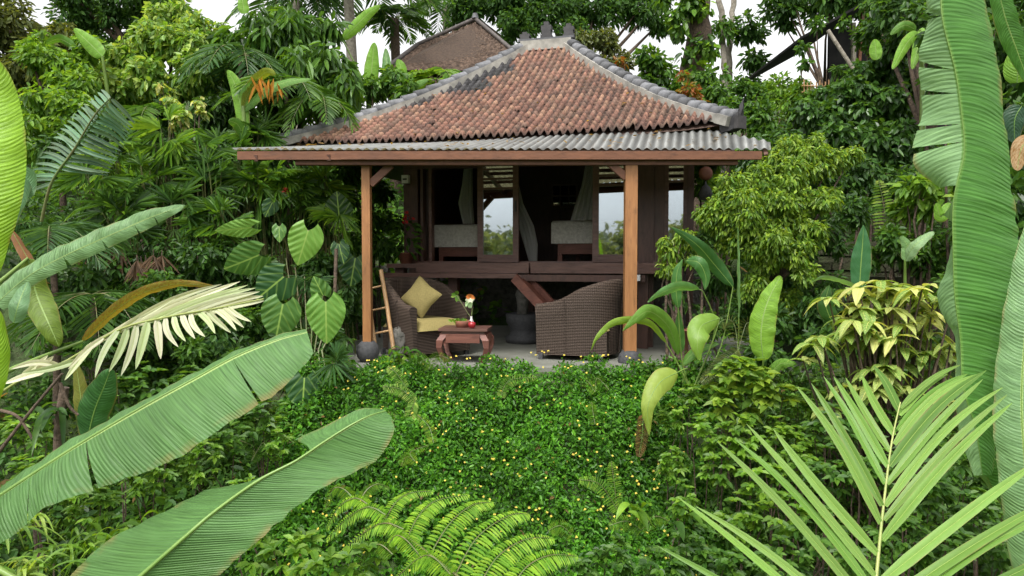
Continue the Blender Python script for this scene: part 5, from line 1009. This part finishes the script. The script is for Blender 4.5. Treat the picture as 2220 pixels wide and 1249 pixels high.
heart(545, 492, 464, 503, 42, 7.6, (.17, .34, .06), roll=.3); heart(615, 600, 555, 650, 86, 7.5, dk); heart(605, 492, 606, 524, 30, 7.7, md); heart(660, 820, 655, 893, 78, 6.9, dk)
heart(735, 468, 730, 415, 62, 8.6, (.025, .07, .012)); heart(770, 560, 760, 620, 70, 8.6, dk); heart(478, 745, 462, 790, 62, 6.9, dk); heart(700, 640, 680, 600, 44, 7.5, md); heart(735, 530, 745, 570, 40, 8.4, dk); heart(590, 440, 575, 470, 36, 8.5, dk)
g = G()
for i in range(7): g.tube([P(640 + i * 12, 880 - i * 6, 7.3), P(650 + i * 8, 760, 7.6), P(620 + i * 20, 560 + i * 20, 7.9)], [.012, .01, .006], 5)
g.build('climbing_stems', MAT['stem'], ee)
g = G(); g.tube([P(722, 780, 8), P(727, 600, 8.2), P(729, 540, 8.3)], .022, 8); tag(g.build('thin_trunk', MAT['bark'], smooth=True), 'thin reddish trunk among the elephant ear leaves beside the left post', 'trunk')
# red torch flowers
for i, (x, y) in enumerate(((617, 412), (692, 418), (565, 265))):
    pass
g = G(); b = P(617, 415, 8.6); k = 16; g.leaves(np.tile(b, (k, 1)), rvec(rg, k) + A(0, 0, .5), rvec(rg, k), .06, .025, np.tile(A(.45, .06, .02), (k, 1)), 0); tag(g.build('red_flower', MAT['flower']), 'small red flower above the elephant ear leaves', 'flower')

# ------------------------------------------------------------------ banana plants: background ones
def stalk(pts, r0, r1, parent, name='petiole', mat='petiole'): g = G(); g.tube(cr(pxl(*pts), 12), np.linspace(r0, r1, 12), 8); return g.build(name, MAT[mat], parent, smooth=True)
def ptree(name, label, base, cat='plant'):
    b = P(*base); return thing(name, A(b[0], b[1], gz(b[0], b[1])), label, cat)
BR = (.16, .34, .035); MG = (.09, .21, .03)
t_ = ptree('banana_plant', 'banana plant with upright leaves and an orange dead leaf in the upper left thicket', (525, 300, 9.7), 'banana plant')
lv([(530, 300, 9.6), (522, 230, 9.6), (508, 180, 9.6), (492, 152, 9.6)], 34, parent=t_, col=BR, twist=20); lv([(528, 240, 9.6), (570, 200, 9.5), (620, 178, 9.4), (675, 172, 9.3)], 30, parent=t_, col=MG, twist=50)
lv([(528, 235, 9.6), (545, 190, 9.6), (575, 158, 9.5), (598, 160, 9.4)], 26, parent=t_, col=(.2, .26, .03), twist=-20); lv([(530, 300, 9.6), (515, 270, 9.5), (495, 262, 9.4)], 26, parent=t_, col=MG, twist=10)
g = G(); k = 18; b = P(572, 175, 9.4); a = rg.uniform(-.6, .5, k); g.leaves(b + rg.normal(0, .06, (k, 3)) * A(1.6, .5, .6), np.c_[np.sin(a), rg.normal(0, .2, k), -np.cos(a)], np.tile(A(0, -1, 0), (k, 1)), .27 * rg.uniform(.6, 1.1, k), .035, A(.5, .22, .03) * rg.uniform(.6, 1.1, (k, 1)), .1); g.build('dead_leaf', MAT['leaf_matte'], t_)
stalk([(532, 420, 9.6), (531, 350, 9.6), (528, 230, 9.6)], .05, .025, t_, 'pseudostem')
t_ = ptree('banana_plant', 'banana plant with one tall diagonal leaf against the sky left of the distant house', (800, 300, 12), 'banana plant')
lv([(742, 85, 12), (768, 60, 12), (798, 30, 12), (825, 12, 12)], 26, parent=t_, col=BR, twist=10); lv([(800, 200, 12), (805, 160, 12), (808, 125, 12), (812, 92, 12)], 34, parent=t_, col=BR, twist=0); lv([(838, 200, 12.1), (838, 150, 12.1), (836, 105, 12.2)], 24, parent=t_, col=(.1, .22, .06), twist=10)
lv([(850, 215, 11.8), (880, 195, 11.7), (930, 172, 11.6)], 26, parent=t_, col=MG, twist=30); lv([(868, 175, 11.9), (870, 150, 11.9), (862, 128, 11.9)], 26, parent=t_, col=BR); lv([(780, 220, 11.7), (770, 170, 11.6), (740, 130, 11.6)], 26, parent=t_, col=MG, twist=20)
stalk([(800, 330, 12), (800, 260, 12), (800, 190, 12)], .07, .04, t_, 'pseudostem'); stalk([(800, 200, 12), (770, 140, 12), (742, 85, 12)], .02, .012, t_)
t_ = ptree('banana_plant', 'banana plant raising two bright leaves above the vine at the upper left', (230, 300, 10.6), 'banana plant')
lv([(222, 122, 10.5), (195, 95, 10.5), (160, 62, 10.5)], 36, parent=t_, col=BR, twist=10); lv([(530, 30, 11), (527, 10, 11), (525, -20, 11)], 24, parent=t_, col=BR); lv([(165, 105, 10.6), (130, 85, 10.6), (100, 95, 10.6)], 22, parent=t_, col=MG, twist=30)
stalk([(240, 330, 10.6), (235, 220, 10.6), (222, 122, 10.5)], .05, .02, t_, 'pseudostem')
t_ = ptree('banana_plant', 'small banana plant with folded leaves left of the giant leaf at upper right', (1960, 300, 9), 'banana plant')
lv([(1990, 70, 8.6), (1965, 95, 8.5), (1935, 150, 8.4)], 26, parent=t_, col=BR, twist=15); lv([(2000, 60, 8.6), (1990, 100, 8.5), (1978, 150, 8.4)], 24, parent=t_, col=BR, twist=-15); lv([(1985, 65, 8.6), (1960, 55, 8.6), (1930, 75, 8.6)], 20, parent=t_, col=MG)
lv([(1900, 130, 9), (1898, 105, 9), (1896, 85, 9)], 26, parent=t_, col=BR); stalk([(2000, 300, 8.7), (2000, 180, 8.7), (1995, 65, 8.6)], .04, .02, t_, 'pseudostem')
t_ = ptree('banana_plant', 'young banana plant with two pale folded leaves above the croton bush', (1965, 600, 7), 'banana plant')
lv([(1962, 565, 6.9), (1968, 535, 6.9), (1952, 512, 6.9)], 26, parent=t_, col=(.16, .3, .1), twist=-25); lv([(1962, 565, 6.9), (1985, 530, 6.8), (2025, 502, 6.8)], 30, parent=t_, col=(.22, .36, .16), twist=35); lv([(2060, 440, 6.9), (2040, 470, 6.9), (2030, 440, 6.9)], 26, parent=t_, col=BR)
stalk([(1962, 640, 7), (1962, 600, 6.95), (1962, 565, 6.9)], .02, .01, t_, 'pseudostem')
t_ = ptree('ginger_plant', 'tall single pointed ginger leaf with its arching neighbour left of the croton bush', (1870, 700, 6.3))
lv([(1862, 650, 6.3), (1866, 580, 6.3), (1870, 530, 6.3), (1872, 488, 6.3)], 42, parent=t_, mat='ginger_leaf', col=(.04, .14, .045), twist=0, fold=.1); lv([(1862, 625, 6.3), (1820, 610, 6.2), (1785, 603, 6.2), (1752, 615, 6.2)], 18, parent=t_, mat='ginger_leaf', col=(.16, .3, .12), twist=55)
lv([(1805, 700, 6.3), (1790, 660, 6.3), (1798, 618, 6.3)], 36, parent=t_, mat='ginger_leaf', col=(.04, .11, .02)); stalk([(1862, 760, 6.3), (1862, 700, 6.3), (1862, 650, 6.3)], .012, .008, t_)
# ginger clump right of the armchair
t_ = ptree('ginger_plant', 'ginger clump with arching broad leaves in front of the right canopy post', (1480, 820, 6.6))
gl_ = lambda p, w_, c_, tw=0, **k: lv(p, w_, parent=t_, mat='ginger_leaf', col=c_, twist=tw, **k)
gl_([(1589, 622, 6.7), (1550, 575, 6.7), (1510, 530, 6.6), (1455, 492, 6.6)], 36, (.045, .13, .035), 15, label='dark arching ginger leaf'); gl_([(1602, 690, 6.7), (1600, 620, 6.7), (1600, 550, 6.7), (1599, 492, 6.7)], 13, (.12, .24, .08), 60, label='rolled upright leaf spike')
gl_([(1516, 628, 6.5), (1475, 622, 6.4), (1435, 635, 6.3), (1404, 655, 6.3)], 26, (.13, .3, .09), 35); gl_([(1470, 668, 6.5), (1466, 630, 6.5), (1468, 590, 6.5), (1480, 562, 6.5)], 26, (.06, .17, .035), 10); gl_([(1488, 565, 6.5), (1515, 570, 6.4), (1530, 600, 6.4), (1528, 628, 6.4)], 30, (.05, .15, .03), 10)
gl_([(1445, 745, 6.6), (1405, 700, 6.5), (1340, 697, 6.4), (1300, 725, 6.3), (1281, 760, 6.3)], 17, (.2, .33, .04), 20); gl_([(1470, 770, 6.6), (1450, 710, 6.5), (1410, 676, 6.4), (1380, 690, 6.3), (1350, 718, 6.3)], 34, (.13, .27, .04), 15); gl_([(1475, 765, 6.6), (1472, 720, 6.6), (1472, 672, 6.6)], 24, (.06, .16, .03), 10)
gl_([(1560, 690, 6.5), (1522, 706, 6.4), (1512, 740, 6.3), (1516, 782, 6.3)], 52, (.17, .3, .04), 0); gl_([(1468, 808, 6.3), (1430, 830, 6.2), (1405, 880, 6.1), (1408, 945, 6.1)], 56, (.24, .33, .05), 0, prof=lambda t: np.clip(np.minimum(1, t * 4 + .1) ** .7 * (1 - t ** 1.8), 0, 1), label='yellowing leaf bending down over the slope')
gl_([(1480, 790, 6.6), (1510, 760, 6.6), (1560, 745, 6.6)], 24, MG, 30)
lv([(1655, 782, 6.2), (1650, 720, 6.2), (1662, 660, 6.2), (1692, 598, 6.2)], 60, parent=ptree('ginger_plant', 'tall bright lime leaf standing alone between the weeping shrub and the fern', (1655, 800, 6.3)), mat='banana_green', col=(.17, .34, .03), fold=.3, twist=10, ripple=.012)
lime_ = [o for o in bpy.data.objects if o.get('label', '').startswith('tall bright lime leaf')][0]
stalk([(1652, 860, 6.3), (1653, 815, 6.25), (1655, 780, 6.2)], .012, .008, lime_)
lv([(1650, 830, 6.25), (1625, 790, 6.2), (1600, 780, 6.1)], 26, parent=lime_, mat='banana_green', col=(.13, .28, .03)); lv([(1655, 830, 6.25), (1690, 790, 6.2), (1722, 790, 6.1)], 24, parent=lime_, mat='banana_green', col=(.12, .26, .03))
for q in ([(1500, 850, 6.6), (1480, 790, 6.6), (1470, 668, 6.5)], [(1500, 850, 6.6), (1560, 760, 6.7), (1589, 622, 6.7)], [(1500, 850, 6.6), (1590, 780, 6.7), (1602, 690, 6.7)], [(1500, 850, 6.6), (1550, 720, 6.6), (1528, 640, 6.5), (1516, 628, 6.5)], [(1480, 830, 6.5), (1490, 800, 6.4), (1468, 808, 6.3)], [(1500, 850, 6.5), (1545, 740, 6.5), (1560, 690, 6.5)], [(1495, 840, 6.6), (1470, 790, 6.6), (1445, 745, 6.6)]): stalk(q, .009, .005, t_)

# ------------------------------------------------------------------ near: palms and banana leaves that frame the view
def frame_frond(label, rach, left, right, d_tip, wpx, pl, parent, rib='rachis_yellow', mat='palm_leaf', seed=1, droop=.04, taper=None, rr=.007, vary=.12, zed=-.25):
    """left/right: list of (base px,py, tip px,py); leaflets are folded strips from rachis to tip"""
    rg = np.random.default_rng(seed); g = G(); dn = lambda y: np.interp(y, *zip(*sorted((p[1], p[2]) for p in rach))) if True else 0
    for sg, lst in ((-1, left), (1, right)):
        for (bx, by, tx, ty, *w_) in lst:
            d0 = dn(by); B = P(bx, by, d0); T = P(tx, ty, d0 + d_tip * (1 if sg < 0 else .6) + rg.uniform(-.04, .04)); n = 14; t = np.linspace(0, 1, n); wp = (w_[0] if w_ else wpx) / FPX * d0 / 2
            M = B + (T - B) * t[:, None] + A(0, 0, 1) * (droop * np.linalg.norm(T - B) * np.sin(t * math.pi))[:, None]; tn = nrm(np.gradient(M, axis=0)); vw = nrm(M - CAM); s = nrm(np.cross(tn, -vw)); nn = -vw
            a = rg.uniform(.1, .6); s = nrm(s * math.cos(a) + nn * math.sin(a) * sg); pr = (np.minimum(1, t * 5 + .3) ** .6 * (1 - t ** 3.2) ** .8 * wp + .0008)[:, None]
            col = pal(pl, 1, rg, vary * 1.7)[0]; M = M + s * (rg.normal(0, .012) * np.sin(t * math.pi) * 1.0)[:, None]; blade_geo(g, M - s * pr + nn * pr * .35, M, M + s * pr + nn * pr * .35, n, 3, col, seed, .0004)
    g.build('leaflets', MAT[mat], parent, smooth=True); g = G(); Rp = cr(pxl(*rach), 30); g.tube(Rp, np.linspace(rr, rr * .35, 30), 8); g.build('rachis', MAT[rib], parent, smooth=True)
GR['frond'] = [(.12, .235, .055), (.085, .19, .04), (.15, .27, .08)]; GR['pale'] = [(.46, .49, .31), (.34, .42, .2), (.54, .54, .37)]; GR['bluefrond'] = [(.06, .14, .075), (.09, .18, .10), (.12, .2, .12)]
Z3 = lambda x, y: (1420 + x / 2.554, 760 + y / 2.554)
def zz(lst): return [(*Z3(a, b), *Z3(c_, d_), *r_) for a, b, c_, d_, *r_ in lst]
t_ = thing('palm_frond', P(1880, 1400, 2.0), 'large fresh green palm frond spreading up from the bottom right', 'palm')
frame_frond('', [(1885, 1420, 1.95), (1900, 1249, 2.1), (1915, 1100, 2.25), (1933, 960, 2.4), (1952, 872, 2.5)],
    zz([(1355, 340, 1210, 85, 20), (1325, 470, 1145, 135, 17), (1302, 560, 1055, 150, 18), (1290, 645, 990, 145, 18), (1275, 740, 935, 145, 18), (1258, 860, 865, 180, 19), (1250, 960, 785, 200, 20), (1235, 1130, 655, 435, 24), (1228, 1260, 505, 405, 22), (1215, 1340, 440, 490, 22), (1205, 1450, 345, 505, 21), (1190, 1620, 230, 865, 20), (1185, 1720, 125, 810, 20), (1170, 1810, 10, 1080, 19)]),
    zz([(1360, 320, 1690, 80, 15), (1357, 360, 1620, 130, 13), (1345, 440, 1730, 130, 18), (1325, 520, 1790, 130, 17), (1300, 640, 1835, 110, 24), (1285, 740, 1815, 160, 19), (1275, 860, 1925, 205, 19), (1268, 940, 1950, 245, 18), (1258, 1050, 1978, 290, 22), (1240, 1290, 2140, 600, 27), (1225, 1440, 2250, 800, 27), (1215, 1560, 2320, 860, 26), (1200, 1700, 2400, 1050, 24)]),
    .28, 20, 'frond', t_, seed=5, droop=.05, rr=.0065)
t_ = thing('palm_frond', P(60, 900, 3.3), 'pale dying palm frond with drooping cream fingers at the left', 'palm')
Z6 = lambda x, y: (x / 2.497, 400 + y / 2.497)
def z6(lst): return [(*Z6(a, b), *Z6(c_, d_), *r_) for a, b, c_, d_, *r_ in lst]
frame_frond('', [(-40, 880, 3.4), (60, 815, 3.35), (140, 785, 3.3), (256, 716, 3.2), (360, 688, 3.1), (472, 668, 3.0), (572, 648, 2.95)],
    z6([(500, 860, 350, 1060, 14), (560, 830, 370, 1000, 12), (640, 790, 515, 1045, 15), (690, 780, 590, 1015, 15), (740, 765, 655, 1035, 15), (800, 745, 735, 1000, 17), (850, 735, 870, 945, 16), (895, 722, 965, 880, 14), (940, 712, 1005, 850, 13), (985, 705, 1055, 835, 13), (1030, 698, 1110, 825, 13), (1075, 690, 1165, 808, 13), (1120, 682, 1250, 803, 13), (1165, 675, 1280, 790, 12), (1200, 668, 1320, 775, 12), (1230, 662, 1358, 742, 12), (240, 1010, 20, 1080, 16), (330, 985, 60, 1000, 14), (420, 950, 120, 1020, 14)]),
    z6([(470, 880, 950, 615, 12), (560, 840, 1100, 570, 14), (640, 800, 1200, 540, 15), (720, 770, 1300, 525, 16), (800, 745, 1340, 545, 15), (880, 725, 1385, 560, 15), (960, 710, 1405, 580, 16), (1040, 700, 1425, 605, 16), (1120, 690, 1430, 630, 17), (200, 1010, 290, 930, 14), (120, 1040, 260, 925, 14)]),
    -.1, 14, 'pale', t_, seed=6, droop=.02, rr=.008)
t_ = thing('palm_frond', P(100, 640, 4.4), 'dark grey green palm frond with combed leaflets at the upper left', 'palm')
Z5 = lambda x, y: (x / 2.974, y / 2.974)
def z5(lst): return [(*Z5(a, b), *Z5(c_, d_), *r_) for a, b, c_, d_, *r_ in lst]
L5 = []; R5 = []
for i in range(24):
    f = i / 23; bx, by = 330 + 380 * f, 1180 - 540 * f; L5.append((bx, by, 130 + 520 * f ** .95 , 1260 - 680 * f ** .75 - 40 * math.sin(f * 3.1), 8)); 
for i in range(17):
    f = i / 16; bx, by = 400 + 320 * f, 1090 - 450 * f; R5.append((bx, by, 700 + 170 * f, 1130 - 330 * f ** 1.1, 9))
frame_frond('', [(90, 480, 4.4), (112, 396, 4.35), (160, 325, 4.3), (205, 250, 4.25), (240, 212, 4.2)], z5(L5), z5(R5), .15, 7.5, 'bluefrond', t_, 'stem', seed=7, droop=.04, rr=.01, vary=.25)

BN = thing('banana_plant', A(-3.4, 2.9, gz(-3.4, 2.9)), 'big banana plant just outside the left edge with long leaves reaching across the lower left', 'banana plant')
def rows_leaf(rows, parent, col, mat='banana_green', n=150, m=14, tears=((), ()), seed=0, ripple=.005, arch=.06, label=None, rib=.006, colL=None, name='leaf', gap=.008):
    Ls, Ms, Rs = [P(*r[0]) for r in rows], [P(*r[1]) for r in rows], [P(*r[2]) for r in rows]; g = G(); Mc = blade_geo(g, Ls, Ms, Rs, n, m, col, seed, ripple, tears, arch, gap, colL, rag=.05); o = g.build(name, MAT[mat], parent, smooth=True)
    if label: o['label'] = label
    g = G(); g.tube(Mc, np.linspace(1, .3, n) * rib, 8); g.build('midrib', MAT['midrib'], o, smooth=True); return o
PG = (.085, .195, .05)
rows_leaf([((-60, 1098, 2.75), (-60, 1112, 2.7), (-70, 1235, 2.6)), ((0, 1058, 2.75), (0, 1074, 2.7), (5, 1180, 2.6)), ((120, 974, 2.8), (126, 992, 2.75), (110, 1100, 2.62)), ((195, 931, 2.82), (200, 946, 2.78), (225, 1060, 2.65)), ((310, 868, 2.85), (313, 880, 2.82), (374, 1002, 2.68)), ((415, 811, 2.9), (420, 822, 2.87), (490, 925, 2.72)), ((508, 763, 2.93), (512, 772, 2.9), (575, 875, 2.78)), ((598, 728, 2.96), (602, 736, 2.94), (640, 818, 2.84)), ((662, 714, 3), (666, 720, 2.98), (680, 765, 2.9))],
    BN, PG, 'banana_green', tears=((), (.14, .2, .275, .36, .74, .9)), seed=1, ripple=.006, label='upper long banana leaf with a ragged lower edge', rib=.008, arch=.05)
rows_leaf([((60, 1350, 2.6), (190, 1350, 2.5), (380, 1330, 2.6)), ((147, 1252, 2.65), (305, 1249, 2.55), (475, 1249, 2.62)), ((230, 1172, 2.7), (400, 1165, 2.6), (560, 1175, 2.66)), ((345, 1112, 2.75), (467, 1108, 2.66), (620, 1122, 2.7)), ((470, 1044, 2.8), (560, 1042, 2.72), (700, 1060, 2.75)), ((590, 1002, 2.84), (640, 1000, 2.78), (755, 1032, 2.8)), ((612, 968, 2.88), (700, 960, 2.82), (805, 1008, 2.84)), ((715, 915, 2.92), (757, 924, 2.86), (842, 972, 2.86)), ((775, 888, 2.95), (800, 902, 2.9), (857, 935, 2.88)), ((830, 886, 2.97), (836, 891, 2.95), (850, 903, 2.93))],
    BN, PG, 'banana_green', tears=((.62,), ()), seed=2, ripple=.004, label='lower long banana leaf seen flat with its midrib', rib=.009, arch=-.04, gap=.12)
lv([(-10, 660, 3.4), (60, 600, 3.5), (140, 555, 3.6), (250, 505, 3.8), (330, 470, 3.9), (402, 445, 4.0)], 46, parent=BN, col=(.15, .28, .11), twist=12, n=90, ripple=.012, tears=((), (.4, .55, .7, .82)), label='narrow drooping banana leaf in front of the thicket', prof=lambda t: np.clip(.75 + .25 * np.sin(t * 3.1), 0, 1) * (1 - t ** 9), seed=3)
lv([(180, 740, 4.2), (230, 690, 4.2), (300, 640, 4.2), (380, 616, 4.2), (470, 622, 4.2)], 30, parent=BN, mat='banana_old', col=(.26, .24, .04), twist=-35, n=60, label='brown and yellow ageing banana leaf bent in an arch', seed=4)
lv([(60, 560, 4.0), (80, 640, 4.0), (105, 700, 3.9), (128, 752, 3.9)], 58, parent=BN, mat='banana_green', col=(.11, .18, .02), twist=0, n=50, label='short hanging olive banana leaf', ripple=.01, seed=5)
lv([(25, 500, 4.2), (60, 560, 4.2), (90, 620, 4.15), (112, 670, 4.1)], 26, parent=BN, mat='banana_old', col=(.2, .1, .05), twist=30, n=40, label='shrivelled brown banana leaf', seed=6)
lv([(30, 700, 3.3), (40, 660, 3.3), (60, 610, 3.4)], 40, parent=BN, col=(.12, .24, .1), twist=20, seed=7); lv([(60, 430, 3.8), (50, 380, 3.8), (35, 430, 3.7), (20, 500, 3.6)], 50, parent=BN, col=(.1, .22, .09), twist=10, seed=8)
YG = (.2, .38, .02)
lv([(-45, 640, 2.2), (-20, 480, 2.2), (-8, 330, 2.25), (-18, 200, 2.3), (-30, 120, 2.3)], 108, parent=BN, mat='banana_green', col=YG, twist=0, n=90, label='bright yellow green leaf standing upright at the left edge', seed=9, prof=lambda t: np.sin(np.clip(t, 0, 1) ** 1.1 * math.pi) ** .5, fold=.1)
lv([(-30, 900, 2.2), (-10, 800, 2.2), (-5, 740, 2.2), (-8, 670, 2.2)], 50, parent=BN, col=YG, twist=0, seed=10, n=50)
g = G(); g.tube([A(-3.4, 2.9, gz(-3.4, 2.9)), A(-3.3, 2.9, -.8), A(-3.0, 2.85, .2)], [.14, .11, .07], 12); g.build('pseudostem', MAT['petiole'], BN, smooth=True)
for q in ((-60, 1112, 2.7), (190, 1350, 2.5), (-10, 660, 3.4), (-45, 640, 2.2), (-30, 900, 2.2), (180, 740, 4.2), (60, 560, 4.0)): g = G(); e = P(*q); b = A(-3.0, 2.85, .1); g.tube(cr([b, (b + e) / 2 + A(0, 0, .12), e], 10), np.linspace(.025, .008, 10), 7); g.build('petiole', MAT['petiole'], BN, smooth=True)
t_ = ptree('banana_plant', 'young banana plant with dark red backed leaves low at the left', (150, 1000, 4.6), 'banana plant')
lv([(185, 960, 4.5), (180, 900, 4.5), (172, 840, 4.5), (165, 790, 4.5)], 40, parent=t_, mat='banana_green', col=(.16, .18, .03), twist=30, seed=11, label='olive leaf with a reddish base'); lv([(190, 950, 4.5), (205, 890, 4.5), (225, 840, 4.5), (240, 800, 4.5)], 70, parent=t_, col=(.04, .13, .03), twist=0, seed=12, mat='banana_dark')
stalk([(128, 1010, 4.6), (130, 920, 4.6), (140, 840, 4.6)], .04, .03, t_, 'pseudostem', 'bark')
for k, (x, y, x2, y2) in enumerate(((0, 975, 120, 840), (60, 870, 95, 930))): pass
t_ = ptree('dry_palm', 'dark bare palm stalks crossing at the left edge below the pale frond', (20, 1050, 4.4), 'palm')
for q in ([(-10, 990, 4.3), (60, 900, 4.3), (135, 810, 4.3)], [(0, 890, 4.3), (40, 905, 4.3), (75, 960, 4.3)], [(130, 830, 4.4), (150, 880, 4.4), (170, 900, 4.4)]): stalk(q, .012, .008, t_, 'stalk', 'bark')

BR_ = thing('banana_plant', A(2.9, 3.4, gz(2.9, 3.4)), 'giant banana plant at the right edge with one huge hanging torn leaf', 'banana plant')
DG = (.07, .2, .035)
rows_leaf([((2000, -60, 3.1), (2040, -60, 3.0), (2125, -60, 3.05)), ((2010, 40, 3.1), (2043, 40, 3.0), (2145, 40, 3.05)), ((1988, 140, 3.15), (2070, 150, 3.0), (2166, 145, 3.05)), ((1998, 240, 3.15), (2083, 235, 3.0), (2180, 250, 3.05)), ((1978, 350, 3.15), (2090, 330, 3.0), (2190, 350, 3.05)), ((2060, 440, 3.1), (2068, 430, 3.0), (2203, 450, 3.05)), ((2055, 540, 3.1), (2066, 530, 3.0), (2218, 550, 3.05)), ((2030, 640, 3.1), (2070, 640, 3.0), (2210, 650, 3.0)), ((2072, 740, 3.05), (2082, 740, 3.0), (2196, 750, 3.0)), ((2068, 840, 3.05), (2088, 840, 2.98), (2184, 850, 3.0)), ((2080, 940, 3.05), (2115, 930, 2.98), (2165, 950, 3.0)), ((2110, 1030, 3.0), (2130, 1030, 2.98), (2150, 1030, 3.0))],
    BR_, DG, 'banana_dark', n=220, m=12, tears=((.09, .185, .24, .31, .345, .43), ()), seed=21, ripple=.005, label='huge hanging leaf with its left half torn into pale strips', rib=.0028, arch=.07, colL=(.2, .36, .15), gap=.045)
lv([(2235, 1300, 2.7), (2225, 1050, 2.7), (2215, 850, 2.75), (2235, 600, 2.8), (2260, 400, 2.9)], 110, parent=BR_, col=(.16, .3, .12), twist=0, n=70, seed=22, label='paler leaf rising at the right edge behind the huge one', ripple=.01)
lv([(2160, -40, 3.3), (2180, 40, 3.3), (2205, 110, 3.3), (2230, 180, 3.3)], 46, parent=BR_, col=DG, twist=0, n=50, seed=23); lv([(2205, 180, 3.4), (2212, 130, 3.4), (2240, 100, 3.4)], 60, parent=BR_, col=BR, twist=10, seed=24)
lv([(2215, 230, 3.6), (2200, 260, 3.6), (2200, 310, 3.6)], 50, parent=BR_, mat='banana_dark', col=(.03, .08, .04), twist=20, seed=25); lv([(2240, 300, 3.3), (2215, 320, 3.3), (2205, 370, 3.3)], 40, parent=BR_, mat='banana_old', col=(.4, .28, .15), twist=10, seed=26, label='dry pinkish brown leaf scrap')
lv([(2215, 1130, 3.2), (2170, 1060, 3.2), (2120, 990, 3.2), (2112, 975, 3.2)], 50, parent=BR_, col=(.1, .22, .07), twist=20, seed=27); lv([(2250, 1120, 3.1), (2200, 1060, 3.1), (2150, 1000, 3.1)], 90, parent=BR_, col=DG, mat='banana_dark', twist=0, seed=28)
g = G(); g.tube([A(2.9, 3.4, gz(2.9, 3.4)), A(2.85, 3.35, .5), A(2.6, 3.2, 2.2), A(2.25, 3.1, 2.75)], [.16, .13, .06, .02], 12); g.build('pseudostem', MAT['petiole'], BR_, smooth=True)

sword_fern('small light fern arching over the hedge top before the table', [[(930, 800, 7.3), (915, 775, 7.35), (885, 772, 7.35)], [(930, 800, 7.3), (945, 772, 7.35), (975, 778, 7.3)]], .07, 'fresh', 20)
sword_fern('light fern cluster in the left half of the flowering slope', [[(820, 930, 6.5), (800, 905, 6.6), (770, 905, 6.6)], [(820, 930, 6.5), (835, 900, 6.6), (860, 905, 6.6)], [(800, 1010, 6.2), (780, 990, 6.2), (760, 1000, 6.2)]], .06, 'vine', 21)
sword_fern('light fern cluster near the bottom right of the flowering slope', [[(1390, 1150, 5.1), (1360, 1130, 5.1), (1320, 1140, 5.1)], [(1390, 1150, 5.1), (1420, 1120, 5.1), (1450, 1130, 5.1)], [(1240, 1160, 5.1), (1215, 1140, 5.1), (1190, 1150, 5.1)]], .07, 'fresh', 22)
tuft('leafy shoots rising over the hedge at the foot of the bamboo ladder', 860, 790, 7.45, 16, .26, .06, 'fresh', 30)
tuft('low leafy clump at the foot of the right post', 1400, 800, 7.4, 20, .2, .05, 'mid', 31)
tuft('dark strappy clump left of the left post base', 740, 800, 7.3, 26, .3, .035, 'mid', 32)
